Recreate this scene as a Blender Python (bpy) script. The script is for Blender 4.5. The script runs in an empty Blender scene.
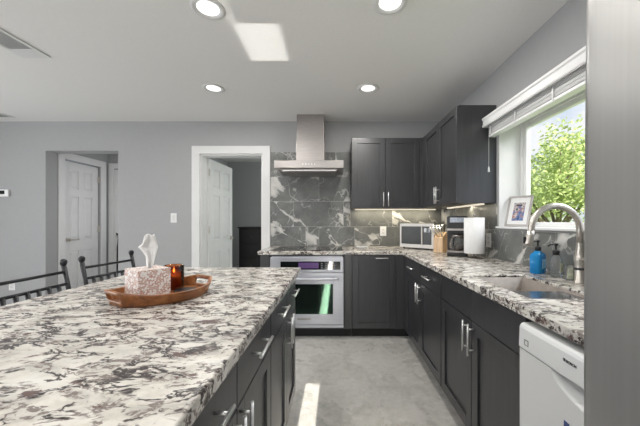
import bpy, bmesh, math, random
from mathutils import Vector, Matrix
R = math.radians
rnd = random.Random(7)
scene = bpy.context.scene
col = scene.collection

# ------------------------------------------------------------------ camera
CAM_Z = 1.22
cam_d = bpy.data.cameras.new('camera')
cam = bpy.data.objects.new('camera', cam_d)
col.objects.link(cam)
cam.location = (0, 0, CAM_Z)
cam.rotation_euler = (R(90), 0, 0)
cam_d.sensor_fit = 'HORIZONTAL'
cam_d.sensor_width = 36
cam_d.lens = 300 / 640 * 36
cam_d.shift_x = -17 / 640
cam_d.shift_y = 8.5 / 640
cam_d.clip_start = 0.02
scene.camera = cam

# ------------------------------------------------------------------ view
vs = scene.view_settings
vs.view_transform = 'Standard'
vs.look = 'None'
vs.exposure = 0.0
vs.gamma = 1.0
vs.use_curve_mapping = False

# ------------------------------------------------------------------ world sky
world = bpy.data.worlds.new('sky')
scene.world = world
world.use_nodes = True
wn, wl = world.node_tree.nodes, world.node_tree.links
wn.clear()
wo = wn.new('ShaderNodeOutputWorld')
wb = wn.new('ShaderNodeBackground')
tc = wn.new('ShaderNodeTexCoord')
mp = wn.new('ShaderNodeMapping')
mp.inputs['Scale'].default_value = (1, 1, 2.2)
nz = wn.new('ShaderNodeTexNoise')
nz.inputs['Scale'].default_value = 3.4
nz.inputs['Detail'].default_value = 8
nz.inputs['Roughness'].default_value = 0.55
rp = wn.new('ShaderNodeValToRGB')
rp.color_ramp.elements[0].position = 0.40
rp.color_ramp.elements[0].color = (0.52, 0.66, 0.86, 1)
rp.color_ramp.elements[1].position = 0.56
rp.color_ramp.elements[1].color = (0.95, 0.97, 1.0, 1)
wl.new(tc.outputs['Generated'], mp.inputs['Vector'])
wl.new(mp.outputs['Vector'], nz.inputs['Vector'])
wl.new(nz.outputs['Fac'], rp.inputs['Fac'])
wl.new(rp.outputs['Color'], wb.inputs['Color'])
wb.inputs['Strength'].default_value = 1.02
wl.new(wb.outputs['Background'], wo.inputs['Surface'])

# ------------------------------------------------------------------ lights
def light(name, kind, loc, target, power, color=(1, 1, 1), **kw):
    d = bpy.data.lights.new(name, kind)
    d.energy = power
    d.color = color
    for k, v in kw.items():
        setattr(d, k, v)
    o = bpy.data.objects.new(name, d)
    col.objects.link(o)
    o.location = loc
    o.rotation_euler = (Vector(target) - Vector(loc)).to_track_quat('-Z', 'Y').to_euler()
    return o

SUN_TAN = 2.05 / (2.31 + 3.0)
light('sun', 'SUN', (0, -8, 6), (0, 0, 6 - 8 * SUN_TAN), 14.0, (1, 0.95, 0.86), angle=R(0.15))
# added daylight lamps outside the left and sink wall windows, then added fill lamps indoors
light('daylight_fill_left', 'AREA', (-5.95, 0.6, 1.0), (0, 0.6, 1.85), 150, (0.97, 0.985, 1.0), shape='RECTANGLE', size=3.0, size_y=2.0)  # added lamp outside the assumed left window, fills the room
light('rear_fill', 'AREA', (-0.9, -2.9, 0.95), (-0.6, 2, 2.4), 62, (1.0, 0.985, 0.96), shape='RECTANGLE', size=2.6, size_y=1.5)  # added fill lamp inside the room, the rear wall has no window
light('daylight_fill_sink', 'AREA', (3.0, 1.35, 3.3), (0.75, 1.6, 0.9), 130, (0.97, 0.99, 1.0), shape='RECTANGLE', size=1.6, size_y=1.6)  # added lamp above the sink window, out of view, brightens the counter
light('room_fill', 'AREA', (0.35, 5.0, 1.5), (-2.2, 4.5, 1.0), 22, (0.95, 1.0, 0.95), shape='RECTANGLE', size=1.2, size_y=1.2)  # added lamp inside the closed room, lights the open door leaf
light('hall_fill', 'AREA', (-2.63, 4.35, 1.2), (-3.6, 4.35, 1.1), 5, (0.97, 0.985, 1.0), shape='RECTANGLE', size=0.6, size_y=1.6)  # added lamp inside the closed hall, brightens its left door
# added outside lamps imitate assumed reflected sun through the sink window onto the ceiling
for yy, sy, zz, sz, pw in ((2.115, 0.44, 0.885, 0.105, 0.24), (1.55, 0.66, 0.832, 0.012, 0.03)):
    light('added_patch_lamp', 'AREA', (3.6, yy, zz), (3.6 - 1, yy, zz + 0.385), pw, (1, 0.97, 0.92), shape='RECTANGLE', size=sy, size_y=sz, spread=R(0.4))

# ------------------------------------------------------------------ helpers
class MB:
    """collects shapes in one bmesh; off moves everything by -off"""
    def __init__(s, off=(0, 0, 0)):
        s.bm = bmesh.new()
        s.off = Vector(off)

    def v(s, p):
        return s.bm.verts.new(Vector(p) - s.off)

    def face(s, vs_, smooth=False):
        try:
            f = s.bm.faces.new(vs_)
            f.smooth = smooth
            return f
        except ValueError:
            return None

    def box(s, x0, x1, y0, y1, z0, z1, M=None):
        ps = [(x, y, z) for z in (z0, z1) for y in (y0, y1) for x in (x0, x1)]
        if M is not None:
            ps = [M @ Vector(p) for p in ps]
        v = [s.v(p) for p in ps]
        for q in ((0, 2, 3, 1), (4, 5, 7, 6), (0, 1, 5, 4), (2, 6, 7, 3), (0, 4, 6, 2), (1, 3, 7, 5)):
            s.face([v[i] for i in q])
        return s

    def prism(s, poly, axis, a0, a1, smooth=False):
        """poly: 2-D points of the two other axes in order (x,y,z minus axis)"""
        def p3(p, a):
            q = list(p)
            q.insert(axis, a)
            return q
        A = [s.v(p3(p, a0)) for p in poly]
        B = [s.v(p3(p, a1)) for p in poly]
        n = len(poly)
        for i in range(n):
            s.face([A[i], A[(i + 1) % n], B[(i + 1) % n], B[i]], smooth)
        s.face(A[::-1])
        s.face(B)
        return s

    def tube(s, pts, r, seg=10, caps=True, smooth=True):
        pts = [Vector(p) for p in pts]
        n = len(pts)
        rs = r if isinstance(r, (list, tuple)) else [r] * n
        t0 = (pts[1] - pts[0]).normalized()
        up = Vector((0, 0, 1)) if abs(t0.z) < 0.9 else Vector((1, 0, 0))
        nrm = t0.cross(up).normalized()
        rings = []
        for i, p in enumerate(pts):
            t = (pts[min(i + 1, n - 1)] - pts[max(i - 1, 0)]).normalized()
            nrm = (nrm - t * nrm.dot(t)).normalized()
            b = t.cross(nrm)
            rings.append([s.v(p + (nrm * math.cos(a) + b * math.sin(a)) * rs[i])
                          for a in [2 * math.pi * k / seg for k in range(seg)]])
        for i in range(n - 1):
            for k in range(seg):
                s.face([rings[i][k], rings[i][(k + 1) % seg], rings[i + 1][(k + 1) % seg], rings[i + 1][k]], smooth)
        if caps:
            s.face(rings[0][::-1])
            s.face(rings[-1])
        return s

    def lathe(s, prof, c=(0, 0, 0), seg=28, smooth=True, axis='z', closed=False):
        """prof: (radius, height) from bottom to top; r=0 ends close"""
        c = Vector(c)
        def P(r, h, a):
            if axis == 'z':
                return c + Vector((r * math.cos(a), r * math.sin(a), h))
            if axis == 'y':
                return c + Vector((r * math.cos(a), h, r * math.sin(a)))
            return c + Vector((h, r * math.cos(a), r * math.sin(a)))
        rings = []
        for r, h in prof:
            if r < 1e-6:
                rings.append([s.v(P(0, h, 0))])
            else:
                rings.append([s.v(P(r, h, 2 * math.pi * k / seg)) for k in range(seg)])
        m = len(rings)
        for i in range(m if closed else m - 1):
            A, B = rings[i], rings[(i + 1) % m]
            for k in range(seg):
                k2 = (k + 1) % seg
                if len(A) == 1 and len(B) == 1:
                    continue
                if len(A) == 1:
                    s.face([A[0], B[k2], B[k]], smooth)
                elif len(B) == 1:
                    s.face([A[k], A[k2], B[0]], smooth)
                else:
                    s.face([A[k], A[k2], B[k2], B[k]], smooth)
        return s

    def cells(s, us, vs_, keep, w0, w1, axis=2):
        """slab of grid cells, extruded along axis; keep(uc, vc) says which cells are solid"""
        def p3(u, v, w):
            q = [u, v]
            q.insert(axis, w)
            return q
        cache = {}
        def V(i, j, k):
            if (i, j, k) not in cache:
                cache[(i, j, k)] = s.v(p3(us[i], vs_[j], (w0, w1)[k]))
            return cache[(i, j, k)]
        on = {(i, j) for i in range(len(us) - 1) for j in range(len(vs_) - 1)
              if keep((us[i] + us[i + 1]) / 2, (vs_[j] + vs_[j + 1]) / 2)}
        for (i, j) in on:
            s.face([V(i, j, 1), V(i + 1, j, 1), V(i + 1, j + 1, 1), V(i, j + 1, 1)])
            s.face([V(i, j, 0), V(i, j + 1, 0), V(i + 1, j + 1, 0), V(i + 1, j, 0)])
            for (di, dj, a, b) in ((-1, 0, (i, j), (i, j + 1)), (1, 0, (i + 1, j), (i + 1, j + 1)),
                                   (0, -1, (i, j), (i + 1, j)), (0, 1, (i, j + 1), (i + 1, j + 1))):
                if (i + di, j + dj) not in on:
                    s.face([V(*a, 0), V(*b, 0), V(*b, 1), V(*a, 1)])
        return s

    def build(s, name, m, parent=None, bevel=0, seg=2, subsurf=0, angle=35):
        bmesh.ops.recalc_face_normals(s.bm, faces=s.bm.faces[:])
        me = bpy.data.meshes.new(name)
        s.bm.to_mesh(me)
        s.bm.free()
        if isinstance(m, (list, tuple)):
            for x in m:
                me.materials.append(x)
        else:
            me.materials.append(m)
        o = bpy.data.objects.new(name, me)
        col.objects.link(o)
        if parent is not None:
            o.parent = parent
        if bevel:
            b = o.modifiers.new('bevel', 'BEVEL')
            b.width = bevel
            b.segments = seg
            b.limit_method = 'ANGLE'
            b.angle_limit = R(angle)
        if subsurf:
            b = o.modifiers.new('subsurf', 'SUBSURF')
            b.levels = b.render_levels = subsurf
        return o

def tag(o, label, cat, group=None, kind=None):
    if label: o['label'] = label
    if cat: o['category'] = cat
    if group: o['group'] = group
    if kind: o['kind'] = kind
    return o

def thing(name, label, cat, loc=(0, 0, 0), rz=0, group=None):
    o = bpy.data.objects.new(name, None)
    col.objects.link(o)
    o.empty_display_size = 0.05
    o.location = loc
    o.rotation_euler = (0, 0, rz)
    return tag(o, label, cat, group)

def struct(o, label=None):
    o['kind'] = 'structure'
    if label: o['label'] = label
    return o

def struct_root(name, label=None, loc=(0, 0, 0)):
    o = bpy.data.objects.new(name, None)
    col.objects.link(o)
    o.location = loc
    return struct(o, label)

def children(o):
    return [c for c in bpy.data.objects if c.parent == o]

def copy_tree(o, parent=None):
    c = o.copy()
    col.objects.link(c)
    if parent is not None:
        c.parent = parent
    for ch in children(o):
        copy_tree(ch, c)
    return c

def rz_m(a, loc=(0, 0, 0)):
    return Matrix.Translation(loc) @ Matrix.Rotation(a, 4, 'Z')

# ------------------------------------------------------------------ materials
def new_mat(name):
    m = bpy.data.materials.new(name)
    m.use_nodes = True
    nt = m.node_tree
    b = nt.nodes['Principled BSDF']
    return m, nt, nt.nodes, nt.links, b

def basic(name, c, rough=0.5, metal=0.0, var=0.06, scale=8, stretch=(1, 1, 1), bump=0.0, spec=0.5, coat=0.0, rvar=0.0):
    """principled with a little procedural variation of its colour"""
    m, nt, N, L, b = new_mat(name)
    tcn = N.new('ShaderNodeTexCoord')
    mpn = N.new('ShaderNodeMapping')
    mpn.inputs['Scale'].default_value = stretch
    L.new(tcn.outputs['Object'], mpn.inputs['Vector'])
    n = N.new('ShaderNodeTexNoise')
    n.inputs['Scale'].default_value = scale
    n.inputs['Detail'].default_value = 6
    L.new(mpn.outputs['Vector'], n.inputs['Vector'])
    r = N.new('ShaderNodeValToRGB')
    r.color_ramp.elements[0].position = 0.3
    r.color_ramp.elements[1].position = 0.7
    r.color_ramp.elements[0].color = tuple(max(0, x * (1 - var)) for x in c) + (1,)
    r.color_ramp.elements[1].color = tuple(min(1, x * (1 + var)) for x in c) + (1,)
    L.new(n.outputs['Fac'], r.inputs['Fac'])
    L.new(r.outputs['Color'], b.inputs['Base Color'])
    b.inputs['Roughness'].default_value = rough
    b.inputs['Metallic'].default_value = metal
    b.inputs['Specular IOR Level'].default_value = spec
    b.inputs['Coat Weight'].default_value = coat
    if rvar:
        mr = N.new('ShaderNodeMapRange')
        mr.inputs['To Min'].default_value = rough - rvar
        mr.inputs['To Max'].default_value = rough + rvar
        L.new(n.outputs['Fac'], mr.inputs['Value'])
        L.new(mr.outputs['Result'], b.inputs['Roughness'])
    if bump:
        bp = N.new('ShaderNodeBump')
        bp.inputs['Strength'].default_value = bump
        bp.inputs['Distance'].default_value = 0.004
        L.new(n.outputs['Fac'], bp.inputs['Height'])
        L.new(bp.outputs['Normal'], b.inputs['Normal'])
    return m

def emit(name, c, s, base=0.8):
    m, nt, N, L, b = new_mat(name)
    b.inputs['Base Color'].default_value = (base, base, base, 1)
    b.inputs['Emission Color'].default_value = tuple(c) + (1,)
    b.inputs['Emission Strength'].default_value = s
    return m

def ramp(N, stops, interp='LINEAR'):
    r = N.new('ShaderNodeValToRGB')
    r.color_ramp.interpolation = interp
    e = r.color_ramp.elements
    while len(e) < len(stops):
        e.new(0.5)
    for k, (p, c) in enumerate(stops):
        e[k].position = p
        e[k].color = (c, c, c, 1) if isinstance(c, (int, float)) else tuple(c) + (1,)
    return r

def noise(N, L, vec, scale, detail=4, rough=0.5, dist=0.0):
    n = N.new('ShaderNodeTexNoise')
    n.inputs['Scale'].default_value = scale
    n.inputs['Detail'].default_value = detail
    n.inputs['Roughness'].default_value = rough
    n.inputs['Distortion'].default_value = dist
    if vec is not None:
        L.new(vec, n.inputs['Vector'])
    return n

def mth(N, L, op, a, b=None, clamp=False):
    n = N.new('ShaderNodeMath')
    n.operation = op
    n.use_clamp = clamp
    for k, x in enumerate((a, b)):
        if x is None: continue
        if isinstance(x, (int, float)): n.inputs[k].default_value = x
        else: L.new(x, n.inputs[k])
    return n.outputs[0]

def mixc(N, L, fac, a, b):
    n = N.new('ShaderNodeMix')
    n.data_type = 'RGBA'
    for s, x in ((n.inputs[0], fac), (n.inputs[6], a), (n.inputs[7], b)):
        if isinstance(x, (int, float)): s.default_value = x
        elif isinstance(x, tuple): s.default_value = x + (1,)
        else: L.new(x, s)
    return n.outputs[2]

def granite():
    m, nt, N, L, b = new_mat('granite')
    t = N.new('ShaderNodeTexCoord').outputs['Object']
    mp_ = N.new('ShaderNodeMapping')
    mp_.inputs['Rotation'].default_value = (0, 0, R(24))
    mp_.inputs['Scale'].default_value = (0.95, 1.6, 1.6)
    L.new(t, mp_.inputs['Vector'])
    v = mp_.outputs['Vector']
    # warp
    w = noise(N, L, v, 7, 4, 0.6)
    va = N.new('ShaderNodeVectorMath'); va.operation = 'MULTIPLY_ADD'
    va.inputs[1].default_value = (0.10, 0.10, 0.10)
    L.new(w.outputs['Color'], va.inputs[0]); L.new(v, va.inputs[2])
    p = va.outputs[0]
    cloud = noise(N, L, p, 9, 7, 0.62)
    base = ramp(N, [(0.30, (0.36, 0.34, 0.315)), (0.44, (0.57, 0.54, 0.49)), (0.56, (0.70, 0.67, 0.62)), (0.72, (0.76, 0.74, 0.70))])
    L.new(cloud.outputs['Fac'], base.inputs['Fac'])
    # grey translucent drifts
    g = noise(N, L, p, 5.5, 5, 0.6)
    gr = ramp(N, [(0.52, 0.0), (0.70, 0.65)])
    L.new(g.outputs['Fac'], gr.inputs['Fac'])
    c1 = mixc(N, L, gr.outputs['Color'], base.outputs['Color'], (0.40, 0.385, 0.375))
    # dark branching veins
    def vein(scale, width, mask_lo, mask_hi, mscale, seed):
        off = N.new('ShaderNodeVectorMath'); off.operation = 'ADD'
        off.inputs[1].default_value = (seed, seed * 0.7, seed * 1.3)
        L.new(p, off.inputs[0])
        q = off.outputs[0]
        n = noise(N, L, q, scale, 5, 0.62, 0.4)
        d = mth(N, L, 'ABSOLUTE', mth(N, L, 'SUBTRACT', n.outputs['Fac'], 0.5))
        r_ = ramp(N, [(0.0, 1.0), (width * 0.45, 0.9), (width, 0.0)])
        L.new(d, r_.inputs['Fac'])
        k = noise(N, L, q, mscale, 3, 0.55)
        kr = ramp(N, [(mask_lo, 0.0), (mask_hi, 1.0)])
        L.new(k.outputs['Fac'], kr.inputs['Fac'])
        return mth(N, L, 'MULTIPLY', r_.outputs['Color'], kr.outputs['Color'])
    v1 = vein(10, 0.040, 0.485, 0.535, 12, 3.1)
    v2 = vein(17, 0.050, 0.48, 0.545, 15, 11.7)
    v3 = vein(6.5, 0.026, 0.50, 0.55, 9, 19.3)
    c2 = mixc(N, L, mth(N, L, 'MULTIPLY', v2, 0.85), c1, (0.14, 0.105, 0.097))
    # burgundy-brown blotches
    bl = noise(N, L, p, 8, 8, 0.70)
    blr = ramp(N, [(0.585, 0.0), (0.63, 1.0)])
    L.new(bl.outputs['Fac'], blr.inputs['Fac'])
    c3 = mixc(N, L, mth(N, L, 'MULTIPLY', blr.outputs['Color'], 0.9), c2, (0.085, 0.040, 0.036))
    c4 = mixc(N, L, mth(N, L, 'MAXIMUM', v1, v3), c3, (0.036, 0.027, 0.028))
    L.new(c4, b.inputs['Base Color'])
    b.inputs['Roughness'].default_value = 0.22
    b.inputs['Specular IOR Level'].default_value = 0.45
    return m

def slate_tile():
    m, nt, N, L, b = new_mat('slate_tile')
    t = N.new('ShaderNodeTexCoord').outputs['Object']
    at = N.new('ShaderNodeAttribute'); at.attribute_name = 'tile_seed'
    va = N.new('ShaderNodeVectorMath'); va.operation = 'MULTIPLY_ADD'
    va.inputs[1].default_value = (23, 23, 23)
    L.new(at.outputs['Color'], va.inputs[0]); L.new(t, va.inputs[2])
    p = va.outputs[0]
    cl = noise(N, L, p, 6, 6, 0.6)
    base = ramp(N, [(0.3, (0.095, 0.100, 0.097)), (0.55, (0.150, 0.155, 0.150)), (0.75, (0.215, 0.22, 0.213))])
    L.new(cl.outputs['Fac'], base.inputs['Fac'])
    def vein(scale, width, seed, lo, hi, ang, stretch, warp):
        # veins run along one slanting direction of the slab
        mp_ = N.new('ShaderNodeMapping')
        mp_.vector_type = 'TEXTURE'
        mp_.inputs['Location'].default_value = (seed, seed * .6, seed * 1.7)
        mp_.inputs['Rotation'].default_value = (-R(ang), R(ang), 0)
        mp_.inputs['Scale'].default_value = (stretch, stretch, 1)
        L.new(p, mp_.inputs['Vector'])
        n = noise(N, L, mp_.outputs['Vector'], scale, 4, 0.45, warp)
        d = mth(N, L, 'ABSOLUTE', mth(N, L, 'SUBTRACT', n.outputs['Fac'], 0.5))
        w2 = noise(N, L, p, 4, 4, 0.6)
        wr = ramp(N, [(lo, 0.0), (hi, 1.0)])
        L.new(w2.outputs['Fac'], wr.inputs['Fac'])
        ww = mth(N, L, 'ADD', mth(N, L, 'MULTIPLY', wr.outputs['Color'], width), 0.0015)
        f = mth(N, L, 'SUBTRACT', 1.0, mth(N, L, 'DIVIDE', d, ww), True)
        return mth(N, L, 'POWER', f, 0.45)
    f1 = vein(2.2, 0.050, 2.2, 0.42, 0.66, 32, 2.6, 0.25)
    f2 = vein(6.0, 0.020, 7.7, 0.45, 0.70, -38, 2.2, 0.2)
    f3 = vein(4.0, 0.016, 5.1, 0.42, 0.75, 62, 2.0, 0.3)
    f = mth(N, L, 'MAXIMUM', mth(N, L, 'MULTIPLY', f1, 0.9), mth(N, L, 'MAXIMUM', mth(N, L, 'MULTIPLY', f2, 0.35), mth(N, L, 'MULTIPLY', f3, 0.5)))
    c = mixc(N, L, f, base.outputs['Color'], (0.66, 0.65, 0.62))
    L.new(c, b.inputs['Base Color'])
    b.inputs['Roughness'].default_value = 0.3
    return m

def concrete():
    m, nt, N, L, b = new_mat('polished_concrete')
    t = N.new('ShaderNodeTexCoord').outputs['Object']
    n = noise(N, L, t, 2.2, 9, 0.62, 0.3)
    n2 = noise(N, L, t, 17, 8, 0.7)
    f = mth(N, L, 'ADD', mth(N, L, 'MULTIPLY', n.outputs['Fac'], 0.35), mth(N, L, 'MULTIPLY', n2.outputs['Fac'], 0.65))
    r = ramp(N, [(0.34, (0.33, 0.32, 0.295)), (0.5, (0.49, 0.48, 0.455)), (0.66, (0.60, 0.59, 0.565))])
    L.new(f, r.inputs['Fac'])
    L.new(r.outputs['Color'], b.inputs['Base Color'])
    rr = ramp(N, [(0.4, 0.22), (0.6, 0.36)])
    L.new(n.outputs['Fac'], rr.inputs['Fac'])
    L.new(rr.outputs['Color'], b.inputs['Roughness'])
    return m

def brushed(name, c, rough, stretch, var=0.1, scale=40):
    return basic(name, c, rough, 1.0, var, scale, stretch, rvar=0.07)

def window_glass():
    m, nt, N, L, b = new_mat('window_glass')
    N.remove(b)
    out = N['Material Output']
    tr = N.new('ShaderNodeBsdfTransparent')
    gl = N.new('ShaderNodeBsdfGlossy')
    gl.inputs['Roughness'].default_value = 0.02
    fr = N.new('ShaderNodeLayerWeight')
    fr.inputs['Blend'].default_value = 0.12
    fc = mth(N, L, 'MULTIPLY', fr.outputs['Fresnel'], 0.35)
    mx = N.new('ShaderNodeMixShader')
    L.new(fc, mx.inputs[0]); L.new(tr.outputs[0], mx.inputs[1]); L.new(gl.outputs[0], mx.inputs[2])
    L.new(mx.outputs[0], out.inputs['Surface'])
    return m

def clear(name, c, rough=0.03, ior=1.45, trans=1.0):
    m, nt, N, L, b = new_mat(name)
    n = noise(N, L, None, 6)
    r = ramp(N, [(0.3, tuple(x * 0.96 for x in c)), (0.7, c)])
    L.new(n.outputs['Fac'], r.inputs['Fac']); L.new(r.outputs['Color'], b.inputs['Base Color'])
    b.inputs['Transmission Weight'].default_value = trans
    b.inputs['Roughness'].default_value = rough
    b.inputs['IOR'].default_value = ior
    return m

def wood(name, c0, c1, c2, scale=5, stretch=(1, 9, 9)):
    m, nt, N, L, b = new_mat(name)
    t = N.new('ShaderNodeTexCoord').outputs['Object']
    mp_ = N.new('ShaderNodeMapping'); mp_.inputs['Scale'].default_value = stretch
    L.new(t, mp_.inputs['Vector'])
    n = noise(N, L, mp_.outputs['Vector'], scale, 6, 0.6, 0.6)
    r = ramp(N, [(0.3, c0), (0.5, c1), (0.7, c2)])
    L.new(n.outputs['Fac'], r.inputs['Fac']); L.new(r.outputs['Color'], b.inputs['Base Color'])
    b.inputs['Roughness'].default_value = 0.32
    return m

def leafy(name, c0, c1):
    m, nt, N, L, b = new_mat(name)
    t = N.new('ShaderNodeTexCoord').outputs['Object']
    n = noise(N, L, t, 2.5, 6, 0.7)
    r = ramp(N, [(0.35, c0), (0.65, c1)])
    L.new(n.outputs['Fac'], r.inputs['Fac']); L.new(r.outputs['Color'], b.inputs['Base Color'])
    b.inputs['Roughness'].default_value = 0.6
    tl = N.new('ShaderNodeBsdfTranslucent'); L.new(r.outputs['Color'], tl.inputs['Color'])
    mx = N.new('ShaderNodeMixShader'); mx.inputs[0].default_value = 0.5
    L.new(b.outputs[0], mx.inputs[1]); L.new(tl.outputs[0], mx.inputs[2])
    L.new(mx.outputs[0], N['Material Output'].inputs['Surface'])
    return m

def tissue_pattern():
    m, nt, N, L, b = new_mat('floral_card')
    t = N.new('ShaderNodeTexCoord').outputs['Object']
    mp_ = N.new('ShaderNodeMapping'); mp_.inputs['Scale'].default_value = (18, 18, 18)
    L.new(t, mp_.inputs['Vector'])
    sx = N.new('ShaderNodeSeparateXYZ'); L.new(mp_.outputs['Vector'], sx.inputs[0])
    s1 = mth(N, L, 'ADD', sx.outputs[0], sx.outputs[1])
    fl = mth(N, L, 'MULTIPLY', mth(N, L, 'SINE', mth(N, L, 'MULTIPLY', s1, 6.283)), mth(N, L, 'SINE', mth(N, L, 'MULTIPLY', sx.outputs[2], 6.283)))
    vo = N.new('ShaderNodeTexVoronoi'); vo.inputs['Scale'].default_value = 110
    L.new(t, vo.inputs['Vector'])
    k = mth(N, L, 'ADD', mth(N, L, 'MULTIPLY', fl, 0.16), vo.outputs['Distance'])
    r = ramp(N, [(0.34, (0.84, 0.83, 0.82)), (0.50, (0.72, 0.66, 0.64)), (0.62, (0.46, 0.22, 0.15)), (0.80, (0.66, 0.56, 0.53))])
    L.new(k, r.inputs['Fac']); L.new(r.outputs['Color'], b.inputs['Base Color'])
    b.inputs['Roughness'].default_value = 0.55
    return m

def photo_print():
    m, nt, N, L, b = new_mat('photo_print')
    t = N.new('ShaderNodeTexCoord').outputs['Object']
    n = noise(N, L, t, 26, 3, 0.5)
    r = ramp(N, [(0.35, (0.05, 0.09, 0.22)), (0.46, (0.18, 0.25, 0.45)), (0.52, (0.35, 0.16, 0.14)), (0.58, (0.6, 0.58, 0.58)), (0.68, (0.10, 0.10, 0.13))])
    L.new(n.outputs['Fac'], r.inputs['Fac']); L.new(r.outputs['Color'], b.inputs['Base Color'])
    b.inputs['Roughness'].default_value = 0.2
    return m

def wavy(m):
    # the slight hand-sized waviness of a pressed steel door
    N, L = m.node_tree.nodes, m.node_tree.links
    b = N['Principled BSDF']
    t = N.new('ShaderNodeTexCoord').outputs['Object']
    mp_ = N.new('ShaderNodeMapping'); mp_.inputs['Scale'].default_value = (1, 1, 0.45)
    L.new(t, mp_.inputs['Vector'])
    n = noise(N, L, mp_.outputs['Vector'], 3.2, 0, 0.4)
    bp = N.new('ShaderNodeBump')
    bp.inputs['Strength'].default_value = 1.0
    bp.inputs['Distance'].default_value = 0.010
    L.new(n.outputs['Fac'], bp.inputs['Height'])
    L.new(bp.outputs['Normal'], b.inputs['Normal'])

M = {}
M['wall'] = basic('wall_paint', (0.372, 0.376, 0.382), 0.75, var=0.015, scale=30, bump=0.03)
M['ceiling'] = basic('ceiling_paint', (0.80, 0.795, 0.785), 0.8, var=0.015, scale=60, bump=0.06)
M['white'] = basic('white_paint', (0.72, 0.72, 0.72), 0.4, var=0.02, scale=10)
M['vinyl'] = basic('white_vinyl', (0.80, 0.80, 0.80), 0.35, var=0.02, scale=10)
M['cab'] = basic('espresso_lacquer', (0.028, 0.028, 0.032), 0.34, var=0.25, scale=7, stretch=(6, 6, 0.5), spec=0.95)
M['cab_in'] = basic('toe_kick_board', (0.012, 0.012, 0.013), 0.6, var=0.2)  # near-black board of the toe kicks
M['steel'] = brushed('brushed_steel', (0.40, 0.375, 0.365), 0.36, (0.3, 6, 6))
M['nickel'] = brushed('brushed_nickel', (0.60, 0.565, 0.52), 0.36, (3, 3, 3))
M['handle'] = brushed('handle_steel', (0.78, 0.78, 0.78), 0.42, (3, 3, 3))
M['fridge'] = basic('fridge_steel', (0.33, 0.326, 0.318), 0.36, 0.62, 0.03, 90, (1, 1, 0.02))
wavy(M['fridge'])
M['ovensteel'] = basic('oven_steel', (0.56, 0.57, 0.62), 0.36, 0.55, 0.04, 30, (0.2, 5, 5))
M['ovenglass'] = basic('oven_glass', (0.008, 0.012, 0.010), 0.05, var=0.1, spec=0.35)
M['ovenglass'].node_tree.nodes['Principled BSDF'].inputs['Specular Tint'].default_value = (0.55, 1.0, 0.72, 1)
M['mwglass'] = basic('microwave_glass', (0.035, 0.037, 0.037), 0.16, var=0.1, spec=0.12)
M['coffeepanel'] = basic('control_panel_grey', (0.42, 0.46, 0.54), 0.4, var=0.2, scale=50)
M['mwsteel'] = basic('microwave_steel', (0.42, 0.40, 0.38), 0.42, 0.6, 0.05, 30)
M['blackglass'] = basic('black_glass', (0.006, 0.008, 0.008), 0.04, var=0.1, spec=0.9)
M['black'] = basic('black_plastic', (0.012, 0.012, 0.014), 0.35, var=0.2)
M['blackmetal'] = basic('black_metal', (0.014, 0.015, 0.018), 0.38, var=0.2)
M['dw'] = basic('white_enamel', (0.78, 0.79, 0.80), 0.28, var=0.01)
M['concrete'] = concrete()
M['granite'] = granite()
M['tile'] = slate_tile()
M['grout'] = basic('grout', (0.42, 0.41, 0.39), 0.8, var=0.1, scale=60)
M['glass'] = window_glass()
M['sink'] = basic('sink_composite', (0.25, 0.215, 0.19), 0.42, var=0.12, scale=40)
M['traymetal'] = basic('sink_tray_steel', (0.30, 0.31, 0.34), 0.18, 0.9, 0.05)
M['wood'] = wood('acacia', (0.11, 0.034, 0.010), (0.25, 0.088, 0.026), (0.40, 0.18, 0.06), 4, (1.0, 8, 8))
M['block'] = wood('block_wood', (0.42, 0.27, 0.15), (0.56, 0.38, 0.22), (0.66, 0.48, 0.30), 6, (8, 8, 1))
M['paper'] = basic('white_paper', (0.80, 0.80, 0.80), 0.8, var=0.03, scale=60, bump=0.2)
M['card'] = tissue_pattern()
M['amber'] = clear('amber_glass', (0.62, 0.22, 0.07), 0.06)
M['clear'] = clear('clear_plastic', (0.96, 0.97, 0.96), 0.03, 1.2, 0.92)
M['blue'] = clear('blue_liquid', (0.04, 0.42, 0.90), 0.05, 1.33, 0.55)
M['wax'] = basic('wax', (0.55, 0.22, 0.08), 0.5, var=0.05)
M['flame'] = emit('flame', (1.0, 0.42, 0.10), 9)
M['lens'] = emit('lamp_lens', (1.0, 0.99, 0.97), 1.5)
M['led'] = emit('led_strip', (1.0, 0.86, 0.62), 0.7)
M['display'] = emit('display', (0.16, 0.07, 0.26), 0.5, 0.01)
M['buttongrey'] = basic('button_grey', (0.22, 0.22, 0.26), 0.5, var=0.05)
M['ink'] = basic('dark_ink', (0.03, 0.03, 0.035), 0.4, var=0.05)
M['bluesticker'] = basic('blue_sticker', (0.03, 0.06, 0.22), 0.4, var=0.1)
M['soaplabel'] = basic('soap_label', (0.35, 0.62, 0.85), 0.4, var=0.35, scale=60)
M['greenlabel'] = basic('green_label', (0.72, 0.76, 0.55), 0.4, var=0.3, scale=60)
M['print'] = photo_print()
M['bark'] = basic('bark', (0.16, 0.12, 0.09), 0.9, var=0.3, scale=14, bump=0.4)
M['leaf_a'] = leafy('leaves_light', (0.27, 0.37, 0.12), (0.55, 0.64, 0.28))
M['leaf_b'] = leafy('leaves_mid', (0.36, 0.44, 0.22), (0.60, 0.66, 0.40))
M['lawn'] = basic('lawn', (0.20, 0.28, 0.08), 0.9, var=0.4, scale=5)
M['coffee'] = basic('coffee', (0.05, 0.02, 0.01), 0.2, var=0.1)
M['towelcore'] = basic('roll_core', (0.45, 0.36, 0.26), 0.8, var=0.1)
M['dresser'] = basic('dark_dresser', (0.006, 0.006, 0.007), 0.5, var=0.2)

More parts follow.
